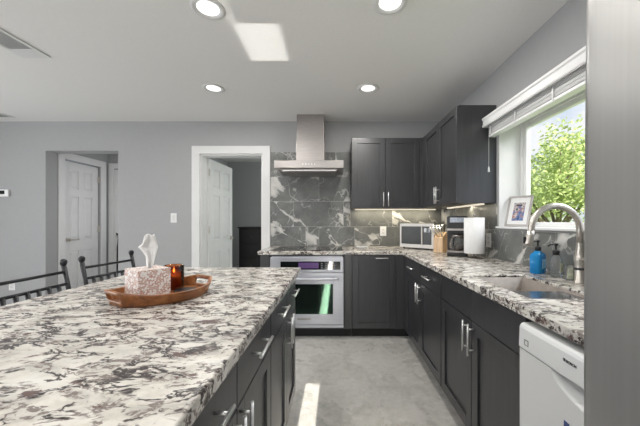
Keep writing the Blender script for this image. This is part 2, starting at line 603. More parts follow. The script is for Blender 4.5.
# ------------------------------------------------------------------ dimensions
CEIL = 2.47
YB = 3.75            # back wall face
XW = 1.31            # sink wall face
XL, YR = -5.6, -3.0  # left and rear walls
WT = 0.16
CT, CS = 0.912, 0.037  # counter top and slab
ZU = CT - CS           # cabinet top

# ------------------------------------------------------------------ shell
MBx = MB
struct(MB().box(XL - .2, XW + .2, YR - .2, 6.6, -0.12, 0).build('floor', M['concrete']))
struct(MB().box(XL - .2, XW + .2, YR - .2, YB + WT, CEIL, CEIL + .12).build('ceiling', M['ceiling']))

O1 = (-3.643, -2.735, 2.105)
O2 = (-1.715, -0.925, 2.065)
def back_keep(x, z):
    if O1[0] < x < O1[1] and z < O1[2]: return False
    if O2[0] < x < O2[1] and z < O2[2]: return False
    return True
struct(MB().cells([XL - .2, O1[0], O1[1], O2[0], O2[1], XW + .2], [0, O2[2], O1[2], CEIL], back_keep, YB, YB + WT, axis=1).build('wall_back', M['wall']))

# sink wall with the window
WY0, WY1, WZ0, WZ1 = 0.86, 2.43, 1.165, 2.02
struct(MB().cells([YR - .2, WY0, WY1, YB], [0, WZ0, WZ1, CEIL], lambda y, z: not (WY0 < y < WY1 and WZ0 < z < WZ1), XW, XW + .21, axis=0).build('wall_right', M['wall']))
# left wall with a large assumed window, out of view
struct(MB().cells([YR - .2, -1.0, 2.2, YB], [0, 0.45, 2.15, CEIL], lambda y, z: not (-1.0 < y < 2.2 and 0.45 < z < 2.15), XL - .16, XL, axis=0).build('wall_left', M['wall']))
# unseen rear wall, its one open slit shaped to throw the sun strip
SL0, SL1 = -0.235, -0.13
def rear_keep(x, z):
    if SL0 < x < SL1 and z < 2.05: return False
    return True
struct(MB().cells([XL - .2, SL0, SL1, XW + .2], [0, 2.05, CEIL], rear_keep, YR - .05, YR, axis=1).build('wall_rear', M['wall']))

# hall behind the first opening
struct(MB().cells([YB + WT, 4.0, 4.62, 4.78], [0, 2.06, 2.32], lambda y, z: not (4.0 < y < 4.62 and z < 2.06), O1[0] - .12, O1[0], axis=0).build('wall_hall_left', M['wall']))
struct(MB().box(O1[0] - .12, -2.5, 4.78, 4.90, 0, 2.32).build('wall_hall_end', M['wall']))
struct(MB().box(-2.6, -2.5, YB + WT, 4.78, 0, 2.32).build('wall_hall_right', M['wall']))
struct(MB().box(O1[0] - .12, -2.5, YB + WT, 4.9, 2.32, 2.42).build('ceiling_hall', M['ceiling']))
# room behind the second opening
struct(MB().box(-2.42, -2.30, YB + WT, 6.3, 0, CEIL).build('wall_room_left', M['wall']))
struct(MB().box(-2.42, 0.6, 6.3, 6.42, 0, CEIL).build('wall_room_end', M['wall']))
struct(MB().box(0.5, 0.62, YB + WT, 6.3, 0, CEIL).build('wall_room_right', M['wall']))
struct(MB().box(-2.42, 0.62, YB + WT, 6.42, CEIL, CEIL + .1).build('ceiling_room', M['ceiling']))

# baseboards
b = MB()
for x0, x1 in ((XL, O1[0]), (O1[1], -1.815)):
    b.box(x0, x1, YB - .015, YB - .001, 0.0, 0.1)
struct(b.build('baseboard_back', M['white'], bevel=.004))
struct(MB().box(XL + .001, XL + .015, YR, YB - .016, 0, .1).build('baseboard_left', M['white'], bevel=.004))

# casing of the second opening
def casing_y(name, x0, x1, zt, w, y0, y1, jamb=None):
    m = MB()
    m.cells([x0 - w, x0, x1, x1 + w], [0, zt, zt + w], lambda x, z: not (x0 < x < x1 and z < zt), y0, y1, axis=1)
    if jamb:
        m.box(x0 - .012, x0 + .018, y1, jamb, 0, zt)
        m.box(x1 - .018, x1 + .012, y1, jamb, 0, zt)
        m.box(x0, x1, y1, jamb, zt - .018, zt + .0)
    return struct(m.build(name, M['white'], bevel=.004))
casing_y('trim_1', O2[0] + .004, O2[1] - .004, O2[2] - .002, 0.098, YB - .022, YB - .001, YB + WT)

# ---- six-panel door builder: local x = width from hinge, y = thickness, z = height
def six_panel(w, h, t=.038):
    m = MB()
    st, mid = .105, .09
    rails = [0, .22, .82, .98, 1.58, 1.68, h - .12 - .0]  # bottom rail top, lock rail ...
    zr = [(0, .22), (.80, .96), (1.56, 1.66), (h - .11, h)]
    m.box(0, st, 0, t, 0, h)
    m.box(w - st, w, 0, t, 0, h)
    for z0, z1 in zr:
        m.box(st, w - st, 0, t, z0, z1)
    for (z0, z1) in ((.22, .80), (.96, 1.56), (1.66, h - .11)):
        m.box((w - mid) / 2, (w + mid) / 2, 0, t, z0, z1)
        for x0, x1 in ((st, (w - mid) / 2), ((w + mid) / 2, w - st)):
            m.box(x0, x1, t * .34, t * .66, z0, z1)
            i = .034
            for ya, yb in ((t * .34, t * .08), (t * .66, t * .92)):   # raised field
                A = [(x0 + .014, z0 + .014), (x1 - .014, z0 + .014), (x1 - .014, z1 - .014), (x0 + .014, z1 - .014)]
                B = [(x0 + i, z0 + i), (x1 - i, z0 + i), (x1 - i, z1 - i), (x0 + i, z1 - i)]
                va = [m.v((p[0], ya, p[1])) for p in A]
                vb = [m.v((p[0], yb, p[1])) for p in B]
                for k in range(4):
                    m.face([va[k], va[(k + 1) % 4], vb[(k + 1) % 4], vb[k]])
                m.face(vb)
    return m

def lever(parent, x, z, y, side, d=1):
    m = MB()
    m.lathe([(0, 0), (.028, 0), (.028, .008), (.011, .012), (.011, .05), (0, .05)], (x, y, z), 20, axis='y') if side > 0 else \
        m.lathe([(0, 0), (.028, 0), (.028, -.008), (.011, -.012), (.011, -.05), (0, -.05)], (x, y, z), 20, axis='y')
    m.tube([(x, y + side * .045, z), (x + d * .05, y + side * .047, z), (x + d * .115, y + side * .045, z)], .009, 10)
    return m.build('door_handle', M['nickel'], parent)

# open door into the room
d2 = struct_root('door_2', 'white six-panel door standing open in the cased doorway left of the range hood', (O2[0] + .045, YB + WT - .0, 0.012))
d2.rotation_euler = (0, 0, R(86.5))
leaf = six_panel(.745, 2.03).build('door_leaf', M['white'], d2, bevel=.002)
lever(leaf, .745 - .06, .96, .0, -1, -1)
for z in (.27, 1.05, 1.80):
    hm = MB(); hm.box(-.004, .022, -.006, .0, z, z + .095); hm.tube([(-.004, -.008, z), (-.004, -.008, z + .095)], .007, 8)
    hm.build('hinge', M['nickel'], leaf)

# closed door in the hall's left wall
d1 = struct_root('door_1', 'closed white six-panel door with a lever handle inside the hall opening', (O1[0] - .028, 4.012, 0.012))
d1.rotation_euler = (0, 0, R(90))
leaf = six_panel(.596, 2.03).build('door_leaf', M['white'], d1, bevel=.002)
# hall casing on left wall (faces +x)
cm = MB()
cm.cells([YB + WT + .004, 4.002, 4.618, 4.71], [0, 2.058, 2.15], lambda y, z: not (4.002 < y < 4.618 and z < 2.058), O1[0] + .001, O1[0] + .02, axis=0)
struct(cm.build('trim_2', M['white'], bevel=.004))
hm = MB()
hm.box(.050, .118, -.008, -.001, .93, .985)
hm.tube([(.085, -.001, .957), (.085, -.05, .957)], .010, 10)
hm.tube([(.085, -.047, .957), (.21, -.045, .957)], .009, 10)
hm.build('door_handle', M['nickel'], leaf)
for z in (.27, 1.05, 1.80):
    hm = MB(); hm.box(.585, .604, -.026, -.001, z, z + .095); hm.build('hinge', M['nickel'], leaf)

# door in the end wall of the hall
casing_y('trim_3', -3.545, -2.78, 2.06, .085, 4.76, 4.779)
d3 = struct_root('door_3', 'white door at the far end of the hall', (-3.54, 4.762, 0.012))
leaf = six_panel(.755, 2.03, .016).build('door_leaf', M['white'], d3, bevel=.002)
lever(leaf, .07, .98, .0, -1, 1)
sm = MB((-3.455, 4.70, 0))
sm.tube([(-3.468, 4.742, 1.0), (-3.455, 4.70, 1.03), (-3.445, 4.742, 1.0), (-3.45, 4.735, .8), (-3.452, 4.735, .25)], [.012, .014, .014, .024, .028], 10)
o = sm.build('strap', M['black']); o.location = (-3.455, 4.70, 0)
tag(o, 'long black strap hanging on the far hall door', 'strap')

# dark furniture seen through the open doorway
t = thing('dresser', 'tall black chest seen through the open doorway', 'dresser', (-1.28, 5.2, 0))
MB().box(-.42, .42, 0, .45, .06, 1.10).build('body', M['dresser'], t, bevel=.006)
MB().box(-.44, .44, -.015, .46, 1.10, 1.125).build('top', M['dresser'], t, bevel=.004)
for k in range(4):
    d = MB().box(-.40, .40, -.014, -.001, .09 + k * .25, .32 + k * .25).build('drawer', M['dresser'], t, bevel=.003)
    for x in (-.2, .2):
        MB().lathe([(0, -.04), (.014, -.038), (.012, -.025), (.006, -.014), (0, -.014)], (x, 0, .205 + k * .25), 12, axis='y').build('knob', M['blackmetal'], d)
for x in (-.38, .38):
    MB().box(x - .025, x + .025, .02, .43, 0, .06).build('leg', M['dresser'], t)

# ------------------------------------------------------------------ windows
XG = 1.50
wr = struct_root('window_1', 'white framed window above the sink, green tree outside', (0, 0, 0))
# reveal lining and sill
f = MB()
f.cells([WY0 + .001, WY0 + .03, WY1 - .03, WY1 - .001], [WZ0 + .016, WZ0 + .03, WZ1 - .03, WZ1 - .001],
        lambda y, z: not (WY0 + .03 < y < WY1 - .03 and WZ0 + .03 < z < WZ1 - .03), XG - .02, XG + .05, axis=0)
f.cells([WY0 + .03, WY0 + .06, WY1 - .06, WY1 - .03], [WZ0 + .03, WZ0 + .05, WZ1 - .06, WZ1 - .03],
        lambda y, z: not (WY0 + .06 < y < WY1 - .06 and WZ0 + .05 < z < WZ1 - .06), XG - .005, XG + .03, axis=0)
f.build('window_frame', M['vinyl'], wr, bevel=.003)
MB().box(XG + .008, XG + .012, WY0 + .055, WY1 - .055, WZ0 + .045, WZ1 - .055).build('window_pane', M['glass'], wr)
lin = MB()
lin.box(XW - .0, XG - .021, WY1 - .008, WY1 - .001, WZ0 + .016, WZ1 - .001)
lin.box(XW - .0, XG - .021, WY0 + .001, WY0 + .008, WZ0 + .016, WZ1 - .001)
lin.box(XW - .0, XG - .021, WY0 + .008, WY1 - .008, WZ1 - .008, WZ1 - .001)
lin.build('window_reveal', M['white'], wr)
MB().box(XW - .028, XG + .04, WY0 + .001, WY1 - .001, WZ0 + .001, WZ0 + .016).build('window_sill', M['white'], wr, bevel=.003)

w2 = struct_root('assumed_window')  # assumed unseen window in the left wall, added to let light in
f = MB()
f.cells([-.999, -.94, .57, .63, 2.14, 2.199], [.451, .51, 2.09, 2.149], lambda y, z: not (.51 < z < 2.09 and (-.94 < y < .57 or .63 < y < 2.14)), XL - .12, XL - .05, axis=0)
f.build('window_frame', M['vinyl'], w2, bevel=.003)
MB().box(XL - .09, XL - .085, -.95, 2.15, .5, 2.1).build('window_pane', M['glass'], w2)

# ------------------------------------------------------------------ backsplash tiles
def tiles(name, rows, axis, plane, thick, sign, label):
    """rows: (z0, z1, [(a0,a1),...]); tiles stand on a grout bed, one mesh"""
    m = MB()
    lay = m.bm.loops.layers.float_color.new('tile_seed')
    g = .0018
    a_min = min(r[0] for _, _, l in rows for r in l)
    for z0, z1, spans in rows:
        for a0, a1 in spans:
            before = set(m.bm.faces)
            c = (rnd.random(), rnd.random(), rnd.random(), 1)
            p0, p1 = sorted((plane + sign * .002, plane + sign * thick))
            if axis == 'x':
                m.box(a0 + g, a1 - g, p0, p1, z0 + g, z1 - g)
            else:
                m.box(p0, p1, a0 + g, a1 - g, z0 + g, z1 - g)
            for f_ in set(m.bm.faces) - before:
                for lp in f_.loops: lp[lay] = c
    o = m.build(name, [M['tile'], M['grout']])
    gm = MB()
    p0, p1 = sorted((plane + sign * .0005, plane + sign * (thick - .0012)))
    for z0, z1, spans in rows:
        if axis == 'x': gm.box(spans[0][0], spans[-1][1], p0, p1, z0, z1)
        else: gm.box(p0, p1, min(s[0] for s in spans), max(s[1] for s in spans), z0, z1)
    gm.build('grout_bed', M['grout'], o)
    tag(o, label, 'backsplash')
    return o

def spans(a0, a1, joints):
    js = [a0] + [j for j in joints if a0 + .02 < j < a1 - .02] + [a1]
    return list(zip(js[:-1], js[1:]))
bx0, bx1 = -.832, XW - .011
RZ = [CT + .001, 1.155, 1.47, 1.776, 2.085]
tiles('backsplash', [
    (RZ[0], RZ[1], spans(bx0, bx1, [-.39, -.225, .22, .83])),
    (RZ[1], RZ[2] - .104, spans(bx0, bx1, [-.54, .08, .69])) if False else (RZ[1], 1.366, spans(.166, bx1, [.69])),
    (RZ[1], RZ[2], spans(bx0, .166, [-.54, .08])),
    (RZ[2], RZ[3], spans(bx0, .166, [-.225])),
    (RZ[3], RZ[4], spans(bx0, .166, [-.62, -.02])),
], 'x', YB, .010, -1, 'dark grey marbled tile backsplash behind the range hood')
tiles('backsplash', [
    (RZ[0], RZ[1] - .0, spans(.52, YB - .011, [.9, 1.5, 2.10, 2.70, 3.31])),
    (RZ[1], 1.37, spans(WY1 + .002, YB - .011, [2.74, 3.35])),
], 'y', XW, .010, -1, 'dark grey marbled tile backsplash behind the sink and coffee maker')

# ------------------------------------------------------------------ cabinets
def bar_handle(a, b, out, r=.0055, inset=.028):
    """bar between a and b held off by posts along -out"""
    a, b, out = Vector(a), Vector(b), Vector(out)
    m = MB()
    m.tube([a, b], r, 10)
    d = (b - a).normalized()
    for p in (a + d * inset, b - d * inset):
        m.tube([p, p - out], r * .8, 8)
    return m

class Face:
    """cabinet front helper: u runs along the front, n is the outward normal; local coords of the root"""
    def __init__(s, root, o, u, n):
        s.root, s.o, s.u, s.n = root, Vector(o), Vector(u), Vector(n)
        s.M = Matrix.Identity(4)
        z = Vector((0, 0, 1))
        for r_ in range(3):
            s.M[r_][0], s.M[r_][1], s.M[r_][2], s.M[r_][3] = s.u[r_], s.n[r_], z[r_], s.o[r_]
    def box(s, m, u0, u1, n0, n1, z0, z1):
        m.box(u0, u1, n0, n1, z0, z1, s.M)
    def P(s, u, n, z):
        return s.M @ Vector((u, n, z))
    def shaker(s, u0, u1, z0, z1, rail=.062, t=.02, handle=None):
        m = MB()
        m_in = .010
        s.box(m, u0, u0 + rail, 0, t, z0, z1)
        s.box(m, u1 - rail, u1, 0, t, z0, z1)
        s.box(m, u0 + rail, u1 - rail, 0, t, z0, z0 + rail)
        s.box(m, u0 + rail, u1 - rail, 0, t, z1 - rail, z1)
        s.box(m, u0 + rail, u1 - rail, 0, t - m_in, z0 + rail, z1 - rail)
        d = m.build('door', M['cab'], s.root, bevel=.0015)
        if handle:
            kind, hu, hz0, hz1 = handle
            if kind == 'v':
                bar_handle(s.P(hu, t + .032, hz0), s.P(hu, t + .032, hz1), s.n * .032).build('handle', M['handle'], d)
            else:
                bar_handle(s.P(hu - .065, t + .032, hz0), s.P(hu + .065, t + .032, hz0), s.n * .032).build('handle', M['handle'], d)
        return d
    def slab(s, u0, u1, z0, z1, t=.02, handle=None, name='drawer'):
        m = MB()
        s.box(m, u0, u1, 0, t, z0, z1)
        d = m.build(name, M['cab'], s.root, bevel=.0015)
        if handle:
            hu, hz = handle
            bar_handle(s.P(hu - .085, t + .034, hz), s.P(hu + .085, t + .034, hz), s.n * .034).build('handle', M['handle'], d)
        return d

TK = .10     # toe kick height
def carcass(root, x0, x1, y0, y1, name='body', z0=TK, z1=ZU - .001):
    return MB().box(x0, x1, y0, y1, z0, z1).build(name, M['cab'], root, bevel=.001)

# --- back run. fronts stand at y = FB
FB = 3.125
# oven housing
t = thing('oven_cabinet', 'dark base cabinet that houses the oven under the range hood', 'cabinet', (-.31, 3.4, 0))
m = MB((-.31, 3.4, 0))
m.box(-.80, -.70, FB + .001, YB - .012, TK, ZU - .001)
m.box(-.70, .075, FB + .55, YB - .012, TK, ZU - .001)
m.box(.075, .155, FB + .001, YB - .012, TK, ZU - .001)
m.box(-.70, .075, FB + .001, FB + .56, TK, .118)
m.box(-.70, .075, FB + .001, FB + .56, .862, ZU - .001)
m.build('body', M['cab'], t, bevel=.0015)
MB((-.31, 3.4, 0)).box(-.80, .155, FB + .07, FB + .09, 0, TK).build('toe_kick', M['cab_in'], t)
# corner cabinet
t = thing('base_cabinet', 'dark base cabinet with one tall door right of the oven', 'cabinet', (.42, 3.4, 0))
off = Vector((.42, 3.4, 0))
MB(off).box(.157, XW - .012, FB + .02, YB - .012, TK, ZU - .001).build('body', M['cab'], t)
MB(off).box(.157, .78, FB + .07, FB + .09, 0, TK).build('toe_kick', M['cab_in'], t)
MB(off).box(.615, .70, FB + .0, FB + .019, TK, ZU - .001).build('filler', M['cab'], t)
F = Face(t, Vector((0, FB + .02, 0)) - off, (1, 0, 0), (0, -1, 0))
F.shaker(.162, .612, TK + .004, ZU - .006, handle=('h', .465, ZU - .035, 0))

# --- right run. fronts face -x at x = FR
FR = .70
def right_base(name, label, y0, y1, body_z=ZU - .001, x_back=XW - .012):
    off = Vector(((FR + XW) / 2, (y0 + y1) / 2, 0))
    t = thing(name, label, 'cabinet', off)
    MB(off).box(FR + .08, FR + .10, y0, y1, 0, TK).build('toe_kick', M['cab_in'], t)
    return t, off
t, off = right_base('base_cabinet', 'dark two-drawer two-door base cabinet between corner and sink cabinet', 2.022, 3.10)
MB(off).box(FR + .021, XW - .012, 2.022, FB + .015, TK, ZU - .001).build('body', M['cab'], t)
MB(off).box(FR + .001, FR + .02, 3.035, FB + .018, TK, ZU - .001).build('filler', M['cab'], t)
F = Face(t, Vector((FR + .02, 0, 0)) - off, (0, 1, 0), (-1, 0, 0))
ZD = .705
F.slab(2.026, 2.525, ZD + .003, ZU - .006, handle=(2.275, .79))
F.slab(2.531, 3.030, ZD + .003, ZU - .006, handle=(2.78, .79))
F.shaker(2.026, 2.525, TK + .004, ZD - .003, handle=('v', 2.497, ZD - .172, ZD - .008))
F.shaker(2.531, 3.030, TK + .004, ZD - .003, handle=('v', 2.559, ZD - .172, ZD - .008))
# sink cabinet
t, off = right_base('sink_cabinet', 'dark two-door sink base cabinet left of the dishwasher', 1.108, 2.018)
m = MB(off)
m.box(FR + .021, XW - .012, 2.0, 2.018, TK, ZU - .001)
m.box(FR + .021, XW - .012, 1.108, 1.126, TK, ZU - .001)
m.box(FR + .021, XW - .012, 1.126, 2.0, TK, TK + .018)
m.box(FR + .021, FR + .04, 1.126, 2.0, TK, ZU - .001)
m.box(XW - .03, XW - .012, 1.126, 2.0, TK, ZU - .001)
m.build('body', M['cab'], t)
F = Face(t, Vector((FR + .02, 0, 0)) - off, (0, 1, 0), (-1, 0, 0))
F.slab(1.112, 1.560, ZD + .003, ZU - .006, name='false_front')
F.slab(1.566, 2.014, ZD + .003, ZU - .006, name='false_front')
F.shaker(1.112, 1.560, TK + .004, ZD - .003, handle=('v', 1.532, ZD - .172, ZD - .008))
F.shaker(1.566, 2.014, TK + .004, ZD - .003, handle=('v', 1.594, ZD - .172, ZD - .008))

# --- island cabinets, fronts face +x at x = FI
FI, IY1, IX0, IXE = -.275, 1.985, -1.225, -.2435
FARI = 2.017
def island_cab(label, y0, y1, mid):
    off = Vector((-.6, (y0 + y1) / 2, 0))
    t = thing('island_cabinet', label, 'cabinet', off, group=None)
    MB(off).box(-.90, FI - .021, y0, y1, TK, ZU - .001).build('body', M['cab'], t)
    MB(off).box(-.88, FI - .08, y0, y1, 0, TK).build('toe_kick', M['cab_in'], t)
    F = Face(t, Vector((FI - .02, 0, 0)) - off, (0, 1, 0), (1, 0, 0))
    for (a, c, hs) in ((y0 + .003, mid - .003, mid - .032), (mid + .003, y1 - .003, mid + .032)):
        F.slab(a, c, ZD + .003, ZU - .006, handle=((a + c) / 2, .79))
        F.shaker(a, c, TK + .004, ZD - .003, handle=('v', hs, ZD - .165, ZD + .0))
    return t
island_cab('farther island cabinet, nearest the oven, two drawers over two doors', 1.250, IY1, 1.645)
island_cab('nearer island cabinet at the front of the photo, its drawer pulls largest', .406, 1.246, .826)
island_cab('island cabinet beside the camera, mostly out of view', -.60, .402, -.1)

# ------------------------------------------------------------------ countertops
o = MB((-.77, 1, ZU)).cells([IX0, IXE], [-.68, FARI], lambda a, b_: True, ZU, CT).build('island_countertop', M['granite'], bevel=.005, seg=3)
o.location = (-.77, 1, ZU)
tag(o, 'large speckled cream and brown granite top of the island', 'countertop')
# L-shaped top with the sink cut-out
CXE, CYE = .675, 3.10
SX0, SX1, SY0, SY1 = .775, 1.075, 1.20, 1.73
def ctop(x, y):
    if y > CYE: return True
    if x < CXE: return False
    return not (SX0 < x < SX1 and SY0 < y < SY1)
o = MB((1, 3, ZU)).cells([-.822, CXE, SX0, SX1, XW - .0015], [.515, SY0, SY1, CYE, YB - .0015], ctop, ZU, CT).build('countertop', M['granite'], bevel=.005, seg=3)
o.location = (1, 3, ZU)
tag(o, 'L-shaped granite countertop along the back and sink walls', 'countertop')

# ------------------------------------------------------------------ sink
t = thing('kitchen_sink', 'brown-grey undermount sink set into the granite below the window', 'sink', ((SX0 + SX1) / 2, (SY0 + SY1) / 2, ZU))
hx, hy, dp = (SX1 - SX0) / 2 - .006, (SY1 - SY0) / 2 - .006, .20
m = MB()
def rrect(hx, hy, r, z, n=6):
    ps = []
    for cx, cy, a0 in ((hx - r, hy - r, 0), (-hx + r, hy - r, 90), (-hx + r, -hy + r, 180), (hx - r, -hy + r, 270)):
        for k in range(n + 1):
            a = R(a0 + 90 * k / n)
            ps.append((cx + r * math.cos(a), cy + r * math.sin(a), z))
    return ps
rings = [rrect(hx + .0, hy + .0, .012, .024), rrect(hx - .002, hy - .002, .025, -dp + .03), rrect(hx - .03, hy - .03, .03, -dp), rrect(.03, .03, .0299, -dp - .004)]
outer = [rrect(hx + .0055, hy + .0055, .012, .024), rrect(hx + .0055, hy + .0055, .03, -dp - .02)]
seq = [outer[1], outer[0]] + rings
vr = [[m.v(p) for p in rg] for rg in seq]
for A, B in zip(vr[:-1], vr[1:]):
    n = len(A)
    for k in range(n):
        m.face([A[k], A[(k + 1) % n], B[(k + 1) % n], B[k]], True)
m.face(vr[0]); m.face(vr[-1])
m.build('basin', M['sink'], t, bevel=.0)
MB().lathe([(0, 0), (.042, 0), (.042, .004), (.03, .006), (.02, .002), (0, .002)], (0, 0, -dp - .003), 24).build('drain', M['nickel'], t)
o = MB().box(-.141, .141, -.105, .105, -.006, .0).build('sink_tray', M['traymetal'], bevel=.003)
o.location = ((SX0 + SX1) / 2, SY0 + .116, CT - .022)
tag(o, 'flat grey steel tray lying across the near end of the sink', 'tray')
# ledges that carry the tray
for sx in (-1, 1):
    MB().box(min(sx * (hx - .014), sx * (hx - .001)), max(sx * (hx - .014), sx * (hx - .001)), -hy + .006, -hy + .26, .001, .0088).build('ledge', M['sink'], t)

# ------------------------------------------------------------------ faucet
fx, fy = 1.215, 1.50
t = thing('faucet', 'brushed nickel gooseneck pull-down faucet behind the sink', 'faucet', (fx, fy, CT))
MB().lathe([(0, 0), (.029, 0), (.029, .006), (.0235, .010), (.0225, .10), (.0255, .112), (.0255, .125), (.022, .13), (.019, .15), (.0155, .20), (.0145, .21)], seg=28).build('base', M['nickel'], t)
MB().lathe([(.0228, .066), (.0245, .068), (.0245, .076), (.0228, .078)], seg=28).build('ring', M['black'], t)
pts = [(0, 0, .20), (0, 0, .26)]
for k in range(0, 19):
    a = R(180 * k / 18)
    pts.append((-.122 + .122 * math.cos(a), 0, .264 + .122 * math.sin(a)))
pts.append((-.246, 0, .255))
MB().tube(pts, .0155, 14).build('spout', M['nickel'], t)
m = MB()
m.tube([(-.246, 0, .262), (-.249, 0, .24), (-.258, 0, .20), (-.262, 0, .185)], [.0165, .0185, .0205, .020], 16)
h = m.build('spray_head', M['nickel'], t)
m = MB(); m.box(-.283, -.272, -.006, .006, .198, .232); m.build('spray_button', M['black'], h, bevel=.003)
m = MB(); m.tube([(0, -.02, .118), (0, -.05, .12), (0, -.06, .122)], .012, 12); m.tube([(0, -.055, .122), (.005, -.06, .15), (.02, -.065, .19)], [.008, .006, .005], 10)
m.build('lever', M['nickel'], t)

# ------------------------------------------------------------------ soap bottles
def pump(parent, z, reach=.035, rz=0):
    m = MB()
    m.lathe([(0, 0), (.017, 0), (.017, .022), (.012, .026), (.006, .028), (.005, .052), (.011, .053), (.011, .063), (0, .064)], (0, 0, z), 20)
    c, s_ = math.cos(rz), math.sin(rz)
    m.tube([(0, 0, z + .058), (reach * .7 * c, reach * .7 * s_, z + .058), (reach * c, reach * s_, z + .050)], .0045, 8)
    m.build('pump', M['black'], parent)
def soft_bottle(hx, hy, h, r, shoulder=.02):
    m = MB()
    prof = [(hx * .92, hy * .92, 0), (hx, hy, .006), (hx, hy, h - shoulder), (hx * .8, hy * .8, h - shoulder * .35), (.018, .018, h), (.016, .016, h + .008)]
    rs = []
    for a, b_, z in prof:
        rs.append([m.v(p) for p in rrect(a, b_, min(a, b_) * r, z, 5)])
    for A, B in zip(rs[:-1], rs[1:]):
        n = len(A)
        for k in range(n): m.face([A[k], A[(k + 1) % n], B[(k + 1) % n], B[k]], True)
    m.face(rs[0][::-1]); m.face(rs[-1])
    return m
t = thing('soap_bottle', 'bottle of bright blue soap with black pump behind the sink', 'soap dispenser', (1.205, 1.80, CT), R(38))
soft_bottle(.056, .030, .125, .6).build('bottle', M['blue'], t)
MB().box(-.026, .026, -.0315, -.0305, .03, .085).build('label', M['soaplabel'], t)
pump(t, .133, .045, R(150))
t = thing('soap_bottle', 'clear soap bottle with black pump between blue bottle and faucet', 'soap dispenser', (1.215, 1.665, CT), R(30))
soft_bottle(.027, .027, .115, .95).build('bottle', M['clear'], t)
MB().box(-.015, .015, -.0285, -.0275, .03, .08).build('label', M['greenlabel'], t)
pump(t, .123, .055, R(165))
t = thing('glass_jar', 'small clear glass jar next to the faucet base', 'jar', (1.225, 1.575, CT))
MB().lathe([(0, 0), (.022, 0), (.024, .004), (.024, .075), (.021, .08), (.0195, .08), (.0195, .008), (0, .008)], seg=24).build('jar_body', M['clear'], t)
MB().lathe([(0, .009), (.019, .009), (.019, .05), (0, .05)], seg=20).build('contents', M['greenlabel'], t)

# ------------------------------------------------------------------ dishwasher
DX = .670
t = thing('dishwasher', 'white dishwasher with scooped pocket handle under the counter', 'dishwasher', (1.0, .80, 0))
off = Vector((1.0, .80, 0))
DY0, DY1, DZ = .512, 1.100, .853
MB(off).box(DX + .06, XW - .012, DY0, DY1, .10, .850).build('body', M['dw'], t)
MB(off).box(DX + .09, DX + .12, DY0, DY1, 0, .10).build('toe_kick', M['cab_in'], t)
# control fascia with a softly rounded top edge
pr = [(DX + .06, .763), (DX - .002, .763), (DX - .004, .768), (DX - .002, .836), (DX + .003, .847), (DX + .012, .852), (DX + .06, DZ)]
fm = MB(off); fm.prism(pr, 1, DY0, DY1)
fas = fm.build('control_fascia', M['dw'], t, bevel=.003)
# door skin with the scoop pressed into it
m = MB(off)
ny, nzc = 150, 110
dz0, dz1 = .105, .760
g = []
for i in range(ny + 1):
    row = []
    y = DY0 + (DY1 - DY0) * i / ny
    for j in range(nzc + 1):
        z = dz1 - (dz1 - dz0) * (j / nzc) ** 1.6
        q = ((y - .725) / .21) ** 2 + ((dz1 - z) / .062) ** 2
        dpt = .048 * max(0, min(1, (1 - q) * 7)) if q < 1 else 0
        row.append(m.v((DX + dpt, y, z)))
    g.append(row)
for i in range(ny):
    for j in range(nzc):
        m.face([g[i][j], g[i + 1][j], g[i + 1][j + 1], g[i][j + 1]], True)
bk = [[m.v((DX + .06, g_[j].co.y + off.y, g_[j].co.z)) for j in (0, nzc)] for g_ in (g[0], g[-1])]
m.face([bk[0][0], bk[1][0], bk[1][1], bk[0][1]])
m.face([g[0][j] for j in range(nzc + 1)] + [bk[0][1], bk[0][0]])
m.face([g[-1][j] for j in range(nzc + 1)] + [bk[1][1], bk[1][0]])
m.face([g[i][nzc] for i in range(ny + 1)] + [bk[1][1], bk[0][1]])
m.face([g[i][0] for i in range(ny + 1)] + [bk[1][0], bk[0][0]])
m.build('door', M['dw'], t)
# badge: ring emblem and lettering
m = MB(off)
m.lathe([(.0038, 0), (.0049, 0), (.0049, -.0008), (.0038, -.0008)], (DX - .0032, .880, .815), 24, axis='x', closed=True)
m.box(DX - .004, DX - .003, .879, .881, .812, .818)
m.build('emblem', M['ink'], fas)
def text_mesh(body, size, mat, parent, loc, rot, name='lettering', ext=.0004):
    cu = bpy.data.curves.new(name, 'FONT')
    cu.body = body; cu.size = size; cu.extrude = ext; cu.align_x = 'LEFT'; cu.offset = size * .02
    cu.materials.append(mat)
    tmp = bpy.data.objects.new(name, cu)
    col.objects.link(tmp)
    bpy.context.view_layer.update()
    me = bpy.data.meshes.new_from_object(tmp.evaluated_get(bpy.context.evaluated_depsgraph_get()))
    bpy.data.objects.remove(tmp)
    o = bpy.data.objects.new(name, me)
    col.objects.link(o)
    o.parent = parent; o.location = loc; o.rotation_euler = rot
    return o
text_mesh('BOSCH', .0115, M['ink'], fas, Vector((DX - .0042, .872, .8105)) - off, (R(90), 0, R(-90)))
m = MB(off)
m.cells([1.045, 1.0475, 1.0645, 1.067], [.782, .7845, .7995, .802], lambda y, z: not (1.0475 < y < 1.0645 and .7845 < z < .7995), DX - .0048, DX - .0025, axis=0)
m.build('indicator', M['steel'], fas)
MB(off).box(DX - .0012, DX + .001, .865, .885, .61, .635).build('sticker', M['bluesticker'], t)

